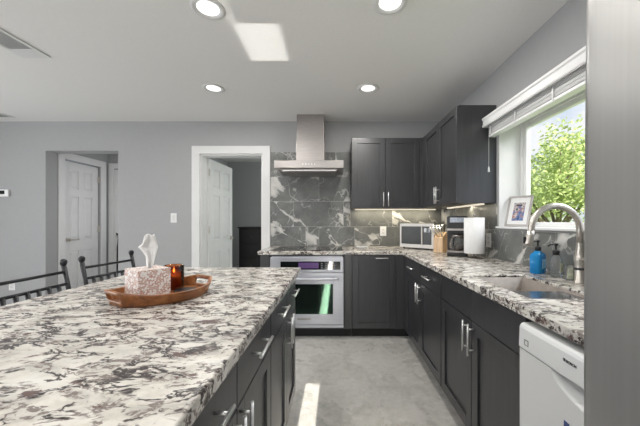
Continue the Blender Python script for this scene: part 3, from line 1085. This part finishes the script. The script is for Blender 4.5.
# ------------------------------------------------------------------ refrigerator
t = thing('refrigerator', 'tall stainless steel refrigerator at the right edge of the photo', 'refrigerator', (.86, .045, 0))
off = Vector((.86, .045, 0))
FY0, FY1 = -.410, .500
MB(off).box(.49, XW - .03, FY0 + .004, FY1 - .004, .03, 1.76).build('body', M['fridge'], t, bevel=.01)
MB(off).box(.52, .56, FY0 + .01, FY1 - .01, 0, .09).build('toe_grille', M['black'], t)
def fdoor(y0, y1, z0, z1):
    m = MB(off)
    nu, nv = 40, 24
    prof = []
    for k in range(nu + 1):
        s_ = k / nu
        y = y0 + (y1 - y0) * s_
        e = min(y - y0, y1 - y)
        yy = (y - (FY0 + FY1) / 2) / ((FY1 - FY0) / 2)
        bow = .030 * (1 - yy * yy)
        rr = .022
        c = rr - math.sqrt(max(0, rr * rr - max(0, rr - e) ** 2))
        prof.append((y, .411 - bow + c))
    rows = []
    for j in range(nv + 1):
        z = z0 + (z1 - z0) * j / nv
        zb = .010 * (1 - ((z - .95) / .95) ** 2)
        rows.append([m.v((x - zb, y, z)) for y, x in prof] + [m.v((.485, y1, z)), m.v((.485, y0, z))])
    n = len(rows[0])
    for A, B in zip(rows[:-1], rows[1:]):
        for k in range(n): m.face([A[k], A[(k + 1) % n], B[(k + 1) % n], B[k]], k < nu)
    m.face(rows[0][::-1]); m.face(rows[-1])
    return m
ym = (FY0 + FY1) / 2
for y0, y1, hy_ in ((ym + .003, FY1, ym + .05), (FY0, ym - .003, ym - .05)):
    d = fdoor(y0, y1, .74, 1.775).build('door', M['fridge'], t)
    bar_handle(Vector((.300, hy_, .85)) - off, Vector((.300, hy_, 1.60)) - off, (-.055, 0, 0), .011, .05).build('handle', M['handle'], d)
d = fdoor(FY0, FY1, .095, .73).build('freezer_drawer', M['fridge'], t)
bar_handle(Vector((.300, FY0 + .25, .66)) - off, Vector((.300, FY1 - .25, .66)) - off, (-.055, 0, 0), .011, .05).build('handle', M['handle'], d)

# ------------------------------------------------------------------ wall oven
t = thing('oven', 'stainless single wall oven below the cooktop', 'oven', (-.31, 3.11, .12))
off = Vector((-.31, 3.11, .12))
OX0, OX1 = -.69, .068
MB(off).box(OX0 + .01, OX1 - .01, FB + .004, FB + .52, .12, .86).build('body', M['ovensteel'], t)
f = MB(off).box(OX0, OX1, 3.105, FB + .003, .698, .848).build('control_panel', M['ovensteel'], t, bevel=.003)
MB(off).box(-.585, .055 - .02, 3.1025, 3.106, .722, .806).build('control_glass', M['blackglass'], f, bevel=.001)
MB(off).box(-.40, -.19, 3.1015, 3.1030, .735, .795).build('display', M['display'], f)
for i in range(4):
    for j in range(3):
        MB(off).box(-.165 + i * .045, -.165 + i * .045 + .016, 3.1018, 3.1028, .738 + j * .021, .738 + j * .021 + .009).build('button', M['buttongrey'], f)
d = MB(off)
d.cells([OX0, OX0 + .09, -.042, OX1], [.155, .262, .572, .69], lambda x, z: not (OX0 + .09 < x < -.042 and .262 < z < .572), 3.098, FB + .003, axis=1)
d = d.build('door', M['ovensteel'], t, bevel=.003)
MB(off).box(OX0 + .089, -.041, 3.102, 3.115, .261, .573).build('door_glass', M['ovenglass'], d)
hb = MB(off)
hb.tube([(OX0 + .05 + .66 * k / 16, 3.062 - .014 * math.sin(math.pi * k / 16), .632) for k in range(17)], .0125, 12)
for x in (OX0 + .08, OX0 + .68): hb.tube([(x, 3.062, .632), (x, 3.099, .632)], .010, 10)
hb.build('handle', M['ovensteel'], d)
MB(off).box(-.41, -.27, 3.0965, 3.0982, .205, .222).build('badge', M['steel'], d)
MB(off).box(OX0, OX1, 3.100, FB + .003, .121, .150).build('bottom_trim', M['ovensteel'], t, bevel=.004)

# cooktop
t = thing('cooktop', 'flat black glass cooktop set in the counter under the hood', 'cooktop', (-.31, 3.42, CT))
MB().box(-.37, .37, -.25, .22, .0005, .007).build('glass_top', M['blackglass'], t, bevel=.002)
for (x, y, r_) in ((-.2, -.1, .09), (.2, -.1, .075), (-.2, .11, .07), (.2, .11, .095)):
    MB().lathe([(r_ - .003, .0072), (r_, .0072), (r_, .0076), (r_ - .003, .0076)], (x, y, 0), 40, closed=True).build('burner_ring', M['steel'], t)

# range hood
t = thing('range_hood', 'stainless chimney range hood on the tiled wall', 'range hood', (-.305, YB - .25, 1.78))
off = Vector((-.305, YB - .25, 1.78))
HX0, HX1, HY0 = -.683, .072, YB - .50
YT = YB - .0105
m = MB(off); m.box(HX0, HX1, HY0, YT, 1.800, 1.885)
m.build('canopy', M['steel'], t, bevel=.004)
m = MB(off)
m.prism([(HX0 + .06, 1.7985), (HX1 - .06, 1.7985), (HX1 - .085, 1.772), (HX0 + .085, 1.772)], 1, HY0 + .05, YT - .03)
m.build('filter_tray', M['steel'], t, bevel=.002)
m = MB(off); m.box(HX0 + .09, HX1 - .09, HY0 + .047, HY0 + .052, 1.778, 1.788); m.build('light_bar', M['handle'], t)
for k in range(5):
    MB(off).lathe([(0, -.004), (.006, -.004), (.006, 0), (0, 0)], (-.37 + k * .032, HY0, 1.842), 12, axis='y').build('button', M['handle'], t)
CX0, CX1 = -.475, -.147
MB(off).box(CX0, CX1, YB - .26, YB - .0015 - .009, 1.885, 2.18).build('chimney', M['steel'], t, bevel=.002)
MB(off).box(CX0 + .006, CX1 - .006, YB - .254, YB - .0015 - .009, 2.18, CEIL - .001).build('chimney_upper', M['steel'], t, bevel=.002)

# ------------------------------------------------------------------ upper cabinets
UZ0, UZ1 = 1.372, 2.176
t = thing('upper_cabinet', 'dark two-door wall cabinet on the back wall right of hood', 'cabinet', (.58, 3.6, UZ0))
off = Vector((.58, 3.6, UZ0))
UF = 3.42
MB(off).box(.168, XW - .002, UF + .02, YB - .002, UZ0, UZ1).build('body', M['cab'], t, bevel=.001)
MB(off).box(.945, .98, UF + .0, UF + .019, UZ0, UZ1).build('filler', M['cab'], t)
F = Face(t, Vector((0, UF + .02, 0)) - off, (1, 0, 0), (0, -1, 0))
F.shaker(.170, .553, UZ0 + .003, UZ1 - .003, handle=('v', .528, UZ0 + .02, UZ0 + .18))
F.shaker(.557, .943, UZ0 + .003, UZ1 - .003, handle=('v', .582, UZ0 + .02, UZ0 + .18))
MB(off).box(.22, 1.20, YB - .10, YB - .07, UZ0 - .012, UZ0 - .0005).build('light_strip', M['led'], t)

XU = .98
UY0, UY1 = 2.462, UF + .018
t = thing('upper_cabinet', 'dark two-door wall cabinet between corner and window, its side panel bright', 'cabinet', (1.14, 2.95, UZ0))
off = Vector((1.14, 2.95, UZ0))
MB(off).box(XU + .02, XW - .002, UY0, UY1, UZ0, UZ1).build('body', M['cab'], t, bevel=.001)
MB(off).box(XU, XU + .019, 3.345, UF - .002, UZ0, UZ1).build('filler', M['cab'], t)
F = Face(t, Vector((XU + .02, 0, 0)) - off, (0, 1, 0), (-1, 0, 0))
F.shaker(UY0 + .001, 2.900, UZ0 + .003, UZ1 - .003, handle=('v', 2.876, UZ0 + .02, UZ0 + .18))
F.shaker(2.904, 3.342, UZ0 + .003, UZ1 - .003, handle=('v', 2.928, UZ0 + .02, UZ0 + .18))
MB(off).box(XW - .10, XW - .07, UY0 + .06, 3.30, UZ0 - .012, UZ0 - .0005).build('light_strip', M['led'], t)
light('under_cabinet_glow', 'AREA', (.70, YB - .085, UZ0 - .014), (.70, YB - .06, .9), 3.2, (1, .88, .66), shape='RECTANGLE', size=.95, size_y=.02)
light('under_cabinet_glow', 'AREA', (XW - .085, 2.9, UZ0 - .014), (XW - .06, 2.9, .9), 3.0, (1, .88, .66), shape='RECTANGLE', size=.02, size_y=.8)

# ------------------------------------------------------------------ recessed lights
def can_light(x, y, label, power=9):
    t = thing('recessed_light', label, 'ceiling light', (x, y, CEIL), group='recessed ceiling lights')
    MB().lathe([(.063, -.001), (.097, -.001), (.096, -.007), (.082, -.011), (.063, -.003)], seg=40, closed=True).build('trim_ring', M['white'], t)
    MB().lathe([(0, -.0035), (.0625, -.0035), (.0625, -.0015), (0, -.0015)], seg=32).build('lens', M['lens'], t)
    light('recessed_lamp', 'AREA', (x, y, CEIL - .012), (x, y, 0), power, (1, .975, .93), shape='DISK', size=.115)
can_light(.29, 2.81, 'recessed ceiling light in front of the back wall cabinets')
can_light(-1.157, 2.81, 'recessed ceiling light in front of the cased doorway')
can_light(-.755, 1.756, 'recessed ceiling light beside the lamp-lit patch, over the island')
can_light(.302, 1.71, 'recessed ceiling light over the aisle at the top edge of the photo')
for (x, y) in ((-.755, .2), (.30, -.6), (-3.2, 1.0), (-1.6, -1.4), (-3.6, -1.4)):  # added unseen lamps without fittings, assumed to continue the ceiling grid
    light('recessed_lamp', 'AREA', (x, y, CEIL - .012), (x, y, 0), 9, (1, .975, .93), shape='DISK', size=.115)

# ceiling vents
def vent(x0, x1, y0, y1, label, cap=.0):
    t = thing('ceiling_vent', label, 'vent', ((x0 + x1) / 2, (y0 + y1) / 2, CEIL))
    off = Vector(((x0 + x1) / 2, (y0 + y1) / 2, CEIL))
    e = .022
    MB(off).cells([x0, x0 + e, x1 - e, x1], [y0, y0 + e, y1 - e - cap, y1], lambda x, y: not (x0 + e < x < x1 - e and y0 + e < y < y1 - e - cap), CEIL - .008, CEIL - .001).build('frame', M['white'], t, bevel=.002)
    MB(off).box(x0 + e, x1 - e, y0 + e, y1 - e - cap, CEIL - .0025, CEIL - .001).build('backing', M['black'], t)
    m = MB(off)
    n = max(3, int((x1 - x0 - 2 * e) / .016))
    for k in range(n):
        xc = x0 + e + (k + .5) * (x1 - x0 - 2 * e) / n
        m.box(-.0055, .0055, y0 + e, y1 - e - cap, -.0006, .0006, Matrix.Translation((xc, 0, CEIL - .0055)) @ Matrix.Rotation(R(10), 4, 'Y'))
    m.build('louvres', M['white'], t)
vent(-2.39, -2.172, 1.80, 2.28, 'white louvred ceiling vent at the upper left edge', .09)
vent(-4.55, -3.86, 3.44, 3.60, 'thin ceiling vent close to the back wall at far left')

# ------------------------------------------------------------------ window blind
t = thing('window_blind', 'white blind raised into a stack under its valance above the sink window', 'blind', (1.25, 1.6, 2.0))
off = Vector((1.25, 1.6, 2.0))
BY0, BY1 = .80, 2.452
v = MB(off)
pv = [(1.190, 1.985), (1.186, 1.992), (1.186, 2.000), (1.192, 2.004), (1.192, 2.036), (1.184, 2.044), (1.184, 2.058), (1.190, 2.062), (1.204, 2.062), (1.204, 1.985)]
v.prism(pv, 1, BY0, BY1)
v.box(1.2041, XW - .001, BY1 - .012, BY1, 1.985, 2.062)
v.box(1.2041, XW - .001, BY0, BY0 + .012, 1.985, 2.062)
v.build('valance', M['vinyl'], t)
MB(off).box(1.222, 1.282, BY0 + .03, BY1 - .03, 1.99, 2.045).build('headrail', M['vinyl'], t)
m = MB(off)
for k in range(9):
    z = 1.925 + k * .0076
    m.box(1.226 + .0015 * (k % 3), 1.276 + .001 * (k % 2), BY0 + .035, BY1 - .03, z, z + .0034)
m.build('slat_stack', M['vinyl'], t)
MB(off).box(1.224, 1.278, BY0 + .035, BY1 - .03, 1.900, 1.919).build('bottom_rail', M['vinyl'], t, bevel=.004)
for y in (.99, 1.34, 1.70, 2.06, 2.385):
    MB(off).box(1.2205, 1.2235, y - .006, y + .006, 1.896, 1.99).build('ladder_clip', M['white'], t, bevel=.001)
m = MB(off); m.tube([(1.215, 2.40, 2.0), (1.2145, 2.40, 1.66)], .0012, 6)
cd = m.build('pull_cord', M['white'], t)
MB(off).lathe([(0, 1.615), (.008, 1.617), (.006, 1.645), (.003, 1.66), (0, 1.66)], (1.2145, 2.40, 0), 12).build('tassel', M['white'], cd)
m = MB(off)
m.prism([(1.284, 2.0), (XW - .001, 2.0), (XW - .001, 2.05), (1.284, 2.05)], 1, BY0 + .05, BY0 + .09)
m.prism([(1.284, 2.0), (XW - .001, 2.0), (XW - .001, 2.05), (1.284, 2.05)], 1, BY1 - .09, BY1 - .05)
m.build('bracket', M['steel'], t)

# ------------------------------------------------------------------ photo frame on the sill
t = thing('photo_frame', 'silver photo frame leaning on the window sill', 'picture frame', (1.372, 2.300, WZ0 + .0185), R(-58))
Mt = Matrix.Rotation(R(-19), 4, 'X')
m = MB()
w_, h_, e = .088, .248, .014
for bx in ((-w_, -w_ + e, 0, h_), (w_ - e, w_, 0, h_), (-w_ + e, w_ - e, 0, e), (-w_ + e, w_ - e, h_ - e, h_)):
    m.box(bx[0], bx[1], -.008, .008, bx[2], bx[3], Mt)
m.build('frame', M['steel'], t, bevel=.002)
MB().box(-w_ + e, w_ - e, 0, .006, e, h_ - e, Mt).build('mat', M['paper'], t)
MB().box(-.042, .042, -.0012, -.0002, .045, h_ - .055, Mt).build('picture', M['print'], t)
MB().box(-.02, .02, .0, .003, .0, .17, Matrix.Translation((0, .078, 0.0)) @ Matrix.Rotation(R(9), 4, 'X')).build('easel_back', M['black'], t)

# ------------------------------------------------------------------ wall plates
def plate_y(name, x, z, y, w, h, label, cat, kind):
    t = thing(name, label, cat, (x, y, z))
    MB().box(-w / 2, w / 2, -.006, -.0005, -h / 2, h / 2).build('plate', M['vinyl'], t, bevel=.002)
    if kind == 'switch':
        for dx in ((-.0,) if w < .09 else (-.023, .023)):
            MB().box(dx - .016, dx + .016, -.010, -.006, -.033, .033).build('rocker', M['white'], t, bevel=.002)
    elif kind == 'outlet':
        for dz in (-.02, .02):
            o = MB().box(-.016, .016, -.008, -.006, dz - .014, dz + .014).build('socket', M['white'], t, bevel=.003)
            m = MB()
            for dx in (-.006, .006): m.box(dx - .001, dx + .001, -.0085, -.0078, dz - .004, dz + .006)
            m.build('slots', M['ink'], o)
    return t
plate_y('light_switch', -2.04, 1.265, YB, .075, .118, 'white light switch left of the cased doorway', 'light switch', 'switch')
plate_y('outlet', -4.06, .42, YB, .075, .118, 'white outlet low on the wall behind the chairs', 'outlet', 'outlet')
plate_y('outlet', .575, 1.10, YB - .010, .078, .12, 'white outlet on the tiles left of the microwave', 'outlet', 'outlet')
t = plate_y('outlet', XW - .010, 1.06, 2.565, .078, .12, 'white outlet on the tiles right of the paper towels', 'outlet', 'outlet')
t.location = (XW - .010, 2.565, 1.06); t.rotation_euler = (0, 0, R(-90))
t = thing('thermostat', 'small white thermostat on the wall left of the hall opening', 'thermostat', (-4.16, YB, 1.575))
MB().box(-.075, .075, -.024, -.0005, -.045, .045).build('case', M['vinyl'], t, bevel=.006)
MB().box(-.05, .03, -.0252, -.024, -.015, .03).build('screen', M['blackglass'], t)

# ------------------------------------------------------------------ microwave
t = thing('microwave', 'small stainless microwave set diagonally in the counter corner', 'microwave', (.883, 3.34, CT), math.atan2(-.28, .305))
W2, DM, HM = .207, .29, .285
MB().box(-W2, W2, .012, DM, .014, HM).build('body', M['steel'], t, bevel=.004)
f = MB()
f.cells([-W2, -W2 + .022, W2 - .028, W2], [.014, .055, HM - .032, HM], lambda x, z: not (-W2 + .022 < x < W2 - .028 and .055 < z < HM - .032), -.004, .0115, axis=1)
f = f.build('front_frame', M['mwsteel'], t, bevel=.002)
MB().box(-W2 + .022, .062, -.001, .0115, .055, HM - .032).build('door_glass', M['mwglass'], t)
MB().box(.062, .078, -.012, .0115, .055, HM - .032).build('handle', M['mwsteel'], t, bevel=.003)
MB().box(.078, W2 - .028, -.001, .0115, .055, HM - .032).build('control_panel', M['black'], t)
MB().box(.092, .160, -.002, -.001, .19, .235).build('display', M['blackglass'], t)
for x in (-.17, .17):
    for y in (.03, .25):
        MB().lathe([(0, 0), (.014, 0), (.014, .0135), (0, .0135)], (x, y, 0), 12).build('foot', M['black'], t)

# ------------------------------------------------------------------ knife block and knives
KB = Vector((1.022, 2.965, CT))
kr = R(-50)
t = thing('knife_block', 'wooden knife block beside the microwave', 'knife block', KB, kr)
# side profile in (y,z): slanted block leaning back
m = MB()
m.prism([(-.045, 0), (.085, 0), (.085, .10), (.025, .205), (-.045, .15)], 0, -.05, .05)
m.build('block', M['block'], t, bevel=.003)
MB().box(-.048, .048, -.047, .083, -.0, .004).build('foot', M['black'], t)
TT = Matrix.Translation(KB) @ Matrix.Rotation(kr, 4, 'Z')
nrm = Vector((0, -.618, .786))   # out of the slanted top face
k0 = None
i = 0
for r_ in range(2):
    for c_ in range(4):
        px = -.037 + c_ * .0247
        py, pz = -.030 + r_ * .034, .162 + r_ * .0265
        o = thing('knife', 'steel-handled kitchen knife standing in the wooden block', 'knife', TT @ Vector((px, py, pz)), kr, 'knives in the block')
        L_ = .115 - .012 * r_
        nr = (nrm + Vector(((c_ - 1.5) * .10, 0, .10 * r_))).normalized()
        p0, p1 = nr * .003, nr * L_
        m = MB(); m.tube([p0, nr * L_ * .3, nr * L_ * .7, p1], [.006, .0072, .0068, .0085], 10)
        m.build('handle', M['handle'], o)
        m = MB(); m.box(-.001, .001, -.008, .008, -.06, .004, Matrix.Rotation(R(38.2), 4, 'X'))
        m.build('blade', M['steel'], o)

# ------------------------------------------------------------------ coffee maker
t = thing('coffee_maker', 'black drip coffee maker between knife block and paper towels', 'coffee maker', (1.10, 2.745, CT), R(-22))
MB().box(-.085, .085, -.12, .11, .0, .035).build('base', M['black'], t, bevel=.008)
MB().box(-.086, .086, -.121, -.02, .035, .047).build('base_band', M['steel'], t, bevel=.002)
MB().box(-.085, .085, .02, .11, .035, .25).build('column', M['black'], t, bevel=.008)
h = MB().box(-.087, .087, -.115, .112, .235, .355).build('head', M['black'], t, bevel=.012)
MB().box(-.088, .088, -.117, -.02, .228, .245).build('head_band', M['steel'], t, bevel=.002)
MB().box(-.06, .06, -.118, -.114, .30, .343).build('display', M['coffeepanel'], h, bevel=.001)
c = MB().lathe([(0, .049), (.052, .049), (.064, .075), (.066, .11), (.052, .155), (.044, .17), (.042, .17), (.05, .152), (.063, .11), (.061, .076), (.05, .052), (0, .052)], (0, -.05, 0), 24).build('carafe', M['clear'], t)
MB().lathe([(0, .053), (.049, .053), (.06, .077), (.0615, .10), (0, .10)], (0, -.05, 0), 24).build('coffee', M['coffee'], c)
MB().lathe([(0, .171), (.046, .171), (.046, .185), (.03, .195), (0, .195)], (0, -.05, 0), 24).build('carafe_lid', M['steel'], c)
MB().tube([(-.02, -.10, .165), (-.03, -.145, .16), (-.033, -.15, .11), (-.025, -.118, .085)], .007, 10).build('carafe_handle', M['black'], c)

# ------------------------------------------------------------------ paper towels
t = thing('paper_towel_holder', 'steel paper towel stand with round foot on the counter', 'paper towel holder', (1.143, 2.50, CT))
MB().lathe([(0, 0), (.066, 0), (.066, .005), (.060, .008), (0, .008)], seg=36).build('base', M['steel'], t)
MB().lathe([(0, .0405), (.06, .0405), (.06, .044), (0, .044)], seg=36).build('plate', M['steel'], t)
m = MB(); m.tube([(-.014, 0, .007), (-.014, 0, .042)], .006, 10); m.tube([(.014, 0, .007), (.014, 0, .042)], .006, 10); m.tube([(0, 0, .03), (0, 0, .355)], .006, 10)
m.lathe([(0, .35), (.010, .353), (.012, .362), (.008, .371), (0, .373)], seg=16)
m.build('post', M['steel'], t)
t = thing('paper_towel_roll', 'white paper towel roll standing on its steel stand', 'paper towel roll', (1.143, 2.50, CT + .0445))
MB().lathe([(.0205, 0), (.077, 0), (.079, .002), (.079, .293), (.077, .295), (.0205, .295)], seg=48, closed=True).build('roll', M['paper'], t)
MB().lathe([(.018, .001), (.0203, .001), (.0203, .294), (.018, .294)], seg=24, closed=True).build('core', M['towelcore'], t)

# spoon rest
o = MB().lathe([(0, 0), (.035, 0), (.052, .012), (.055, .018), (.05, .014), (.034, .004), (0, .004)], seg=28).build('spoon_rest', M['dw'])
o.location = (.29, 3.48, CT); o.scale = (1.35, .8, 1)
tag(o, 'small white spoon rest dish right of the cooktop', 'spoon rest')

# ------------------------------------------------------------------ tray and what stands on it
TC, TA = Vector((-.712, 1.234, CT)), R(60)
o_t = thing('serving_tray', 'oval acacia wood serving tray with cut-out handles on the island', 'tray', TC, TA)
def tray_mesh():
    m = MB()
    NS, rows = 120, [0.0, .25, .36, .76, .88, 1.0]
    A, B = .207, .162
    def outline(k, sc):
        a = 2 * math.pi * k / NS
        ca, sa = math.cos(a), math.sin(a)
        n = 1.75
        x = A * math.copysign(abs(ca) ** (2 / n), ca)
        y = B * math.copysign(abs(sa) ** (2 / n), sa)
        x = max(-A * .93, min(A * .93, x))
        return x * sc, y * sc, abs(x) / A
    def pt(k, h, inner):
        x, y, tt = outline(k, 1)
        H = .040 + .024 * tt ** 4
        flare = 1 - .10 * (1 - h)
        x *= flare; y *= flare
        if inner:
            l = math.hypot(x, y)
            x -= x / l * .012; y -= y / l * .012
        return (x, y, .001 + h * H)
    def hole(k, j):
        x, y, tt = outline(k + .5, 1)
        return abs(x) > A * .90 and abs(y) < .047 and j in (2,)
    Vt = {}
    def V(k, j, s_):
        k %= NS
        if (k, j, s_) not in Vt: Vt[(k, j, s_)] = m.v(pt(k, rows[j], s_))
        return Vt[(k, j, s_)]
    nr = len(rows) - 1
    for k in range(NS):
        for j in range(nr):
            if hole(k, j): continue
            m.face([V(k, j, 0), V(k + 1, j, 0), V(k + 1, j + 1, 0), V(k, j + 1, 0)], True)
            m.face([V(k, j, 1), V(k, j + 1, 1), V(k + 1, j + 1, 1), V(k + 1, j, 1)], True)
            for dk, dj, a, b_ in ((-1, 0, (k, j), (k, j + 1)), (1, 0, (k + 1, j), (k + 1, j + 1)), (0, -1, (k, j), (k + 1, j)), (0, 1, (k, j + 1), (k + 1, j + 1))):
                jj = j + dj
                if jj < 0: continue
                if jj >= nr or hole((k + dk) % NS, jj):
                    m.face([V(*a, 0), V(*b_, 0), V(*b_, 1), V(*a, 1)])
    bot = [V(k, 0, 0) for k in range(NS)]
    m.face(bot[::-1])
    c = m.v((0, 0, .011))
    fl = [m.v((pt(k, .22, 1)[0], pt(k, .22, 1)[1], .011)) for k in range(NS)]
    for k in range(NS): m.face([fl[k], fl[(k + 1) % NS], c])
    return m
tray_mesh().build('tray_body', M['wood'], o_t)
ZT = CT + .0115

# tissue box
t = thing('tissue_box', 'cube tissue box with rust and white pattern on the tray', 'tissue box', (-.760, 1.206, ZT), R(55))
s_ = .060
m = MB(); m.cells([-s_, -.03, .03, s_], [-s_, -.012, .012, s_], lambda x, y: True, 0, .110)
m.build('box', M['card'], t, bevel=.0015)
# tissue: crumpled sheet rising from the slot
m = MB()
nu, nv = 22, 26
g = []
for i in range(nu + 1):
    u = i / nu - .5
    row = []
    for j in range(nv + 1):
        v_ = j / nv
        def lerp(tb):
            for (a0, b0), (a1, b1) in zip(tb[:-1], tb[1:]):
                if v_ <= a1: return b0 + (b1 - b0) * (v_ - a0) / (a1 - a0)
            return tb[-1][1]
        xl = lerp(((0, -.010), (.35, -.014), (.52, -.026), (.66, -.040), (.76, -.024), (1, -.017)))
        xr = lerp(((0, .010), (.3, .020), (.6, .030), (.78, .024), (1, .018)))
        x = xl + (xr - xl) * (u + .5)
        y = (.008 + .006 * v_) * math.sin(u * 9 + v_ * 2.0) + .004 * math.sin(v_ * 9 + u * 5)
        z = .108 + .135 * v_ - .003 * math.sin(u * 9) * v_
        row.append(m.v((x, y, z)))
    g.append(row)
for i in range(nu):
    for j in range(nv): m.face([g[i][j], g[i + 1][j], g[i + 1][j + 1], g[i][j + 1]], True)
o = m.build('tissue', M['paper'], t); o.rotation_euler = (0, 0, R(-28)); o.location = (.006, 0, 0)
sd = o.modifiers.new('solidify', 'SOLIDIFY'); sd.thickness = .0012

# candle
t = thing('candle', 'lit candle in an amber glass jar on the wooden tray', 'candle', (-.724, 1.332, ZT))
MB().lathe([(0, 0), (.036, 0), (.041, .004), (.041, .102), (.0395, .104), (.038, .102), (.038, .008), (.034, .006), (0, .006)], seg=36).build('jar', M['amber'], t)
w = MB().lathe([(0, .0065), (.0335, .0065), (.0375, .009), (.0375, .052), (0, .050)], seg=30).build('wax', M['wax'], t)
MB().tube([(0, 0, .049), (0, 0, .060)], .001, 6).build('wick', M['ink'], w)
MB().lathe([(0, .058), (.003, .061), (.004, .065), (.0025, .072), (0, .078)], seg=14).build('flame', M['flame'], t)

o = MB().lathe([(0, 0), (.046, 0), (.047, .002), (.047, .006), (.042, .0085), (.012, .0085), (0, .008)], seg=36).build('coaster', M['black'])
o.location = (-.642, 1.275, ZT)
tag(o, 'flat round black coaster lying on the tray in front of the candle', 'coaster')

# ------------------------------------------------------------------ chairs
def chair(label):
    """local frame: faces +x, the back stands at x = -.2; width along y"""
    t = thing('dining_chair', label, 'chair', (0, 0, 0), 0, 'black chairs along the island')
    hw = .205
    zs, zt = .50, .962
    def back_x(z): return -.20 - .10 * max(0, z - zs) / .48
    sm = MB(); sm.prism([(-.20, -.20), (-.20, .20), (.19, .21), (.21, .19), (.21, -.19), (.19, -.21)], 2, zs - .02, zs + .025)
    sm.build('seat', M['black'], t, bevel=.012, seg=3)
    for sy in (-1, 1):
        y = sy * hw
        MB().tube([(-.235, y, 0), (-.205, y, zs - .02), (back_x(.6), y, .6), (back_x(.8), y, .8), (back_x(zt), y, zt)], .0125, 10).build('back_post', M['blackmetal'], t)
        fm_ = MB().lathe([(0, -.008), (.012, -.006), (.015, .0), (.0185, .012), (.0175, .024), (.009, .032), (0, .034)], (back_x(zt), y, zt), 16)
        fm_.build('finial', M['blackmetal'], t)
        MB().tube([(.20, sy * .19, 0), (.185, sy * .18, zs - .02)], .0125, 10).build('leg', M['blackmetal'], t)
        MB().tube([(-.22, y, .2), (.193, sy * .185, .2)], .008, 8).build('stretcher', M['blackmetal'], t)
    MB().tube([(.192, -.185, .26), (.192, .185, .26)], .008, 8).build('stretcher', M['blackmetal'], t)
    zr1, zr2 = .918, .848
    MB().tube([(back_x(zr1), -hw, zr1), (back_x(zr1), hw, zr1)], .0085, 10).build('top_rail', M['blackmetal'], t)
    MB().tube([(back_x(zr2), -hw, zr2), (back_x(zr2), hw, zr2)], .0085, 10).build('lower_rail', M['blackmetal'], t)
    MB().tube([(back_x(.58), -hw, .58), (back_x(.58), hw, .58)], .0085, 10).build('lower_rail', M['blackmetal'], t)
    for k in range(6):
        y = -hw + 2 * hw * (k + 1) / 7
        m = MB()
        m.tube([(back_x(.58), y, .58), (back_x(zr2), y, zr2)], .0105, 8)
        m.build('spindle', M['blackmetal'], t)
    return t
c1 = chair('black metal spindle-back chair at the island, nearer and cut by the left edge')
c1.location = (-1.34, 1.590, 0)
c2 = copy_tree(c1)
c2['label'] = 'black metal spindle-back chair at the island, standing behind the tissue box'
c2.location = (-1.345, 2.125, 0)
c2.rotation_euler = (0, 0, R(-6))

# ------------------------------------------------------------------ outside
struct(MB().box(XW + .25, 40, -8, 45, -.6, -.4).build('lawn', M['lawn']))
def tree(name, label, x, y, h, cr, leafmat, n, seed, trunk=.11):
    r = random.Random(seed)
    t = thing(name, label, 'tree', (x, y, -.4))
    m = MB()
    tips = []
    fork = h * .30
    m.tube([(0, 0, 0), (.05, .03, fork * .5), (.02, -.02, fork)], [trunk, trunk * .85, trunk * .75], 10)
    for k in range(9):
        a = k * 2.4 + r.random()
        l = cr * (.45 + .55 * r.random())
        z1 = h * (.5 + .45 * r.random())
        p1 = Vector((.02, -.02, fork * .95)); p2 = Vector((math.cos(a) * l * .5, math.sin(a) * l * .5, (fork + z1) / 2 + .1)); p3 = Vector((math.cos(a) * l, math.sin(a) * l, z1))
        m.tube([p1, p2, p3], [trunk * .5, trunk * .3, trunk * .1], 7)
        tips += [p3, (p2 + p3) / 2, p2]
    m.build('trunk', M['bark'], t)
    m = MB()
    cl = []
    for p in tips:
        for q in range(3):
            cl.append((p + Vector((r.gauss(0, .3), r.gauss(0, .3), r.gauss(0, .25))) * cr * .45, cr * (.16 + .2 * r.random())))
    for i in range(n):
        c, rad = cl[r.randrange(len(cl))]
        d = Vector((r.gauss(0, 1), r.gauss(0, 1), r.gauss(0, .8))).normalized() * rad * r.random() ** .4
        p = c + d
        u = Vector((r.gauss(0, 1), r.gauss(0, 1), r.gauss(0, .7))).normalized()
        w_ = u.cross(Vector((r.gauss(0, 1), r.gauss(0, 1), r.gauss(0, 1)))).normalized()
        L_ = .062 * (.6 + .8 * r.random()); W_ = L_ * .42
        m.face([m.v(p - u * L_), m.v(p + w_ * W_), m.v(p + u * L_), m.v(p - w_ * W_)])
    m.build('foliage', leafmat, t)
    return t
tree('tree', 'light green tree with thin branches filling the window above the sink', 6.5, 8.9, 4.5, 2.1, M['leaf_a'], 9500, 3)
tree('tree', 'shorter mid-green tree seen in the window behind the large light green one', 9.6, 14.2, 4.4, 2.0, M['leaf_b'], 7000, 5, .08)
tree('tree', 'tree at middle distance in the garden, behind the shorter mid-green one', 13.4, 19.8, 5.6, 2.5, M['leaf_a'], 6000, 9)
tree('tree', 'farthest tree in the garden behind all the others', 18.0, 26.5, 7.0, 3.2, M['leaf_b'], 6000, 12, .14)
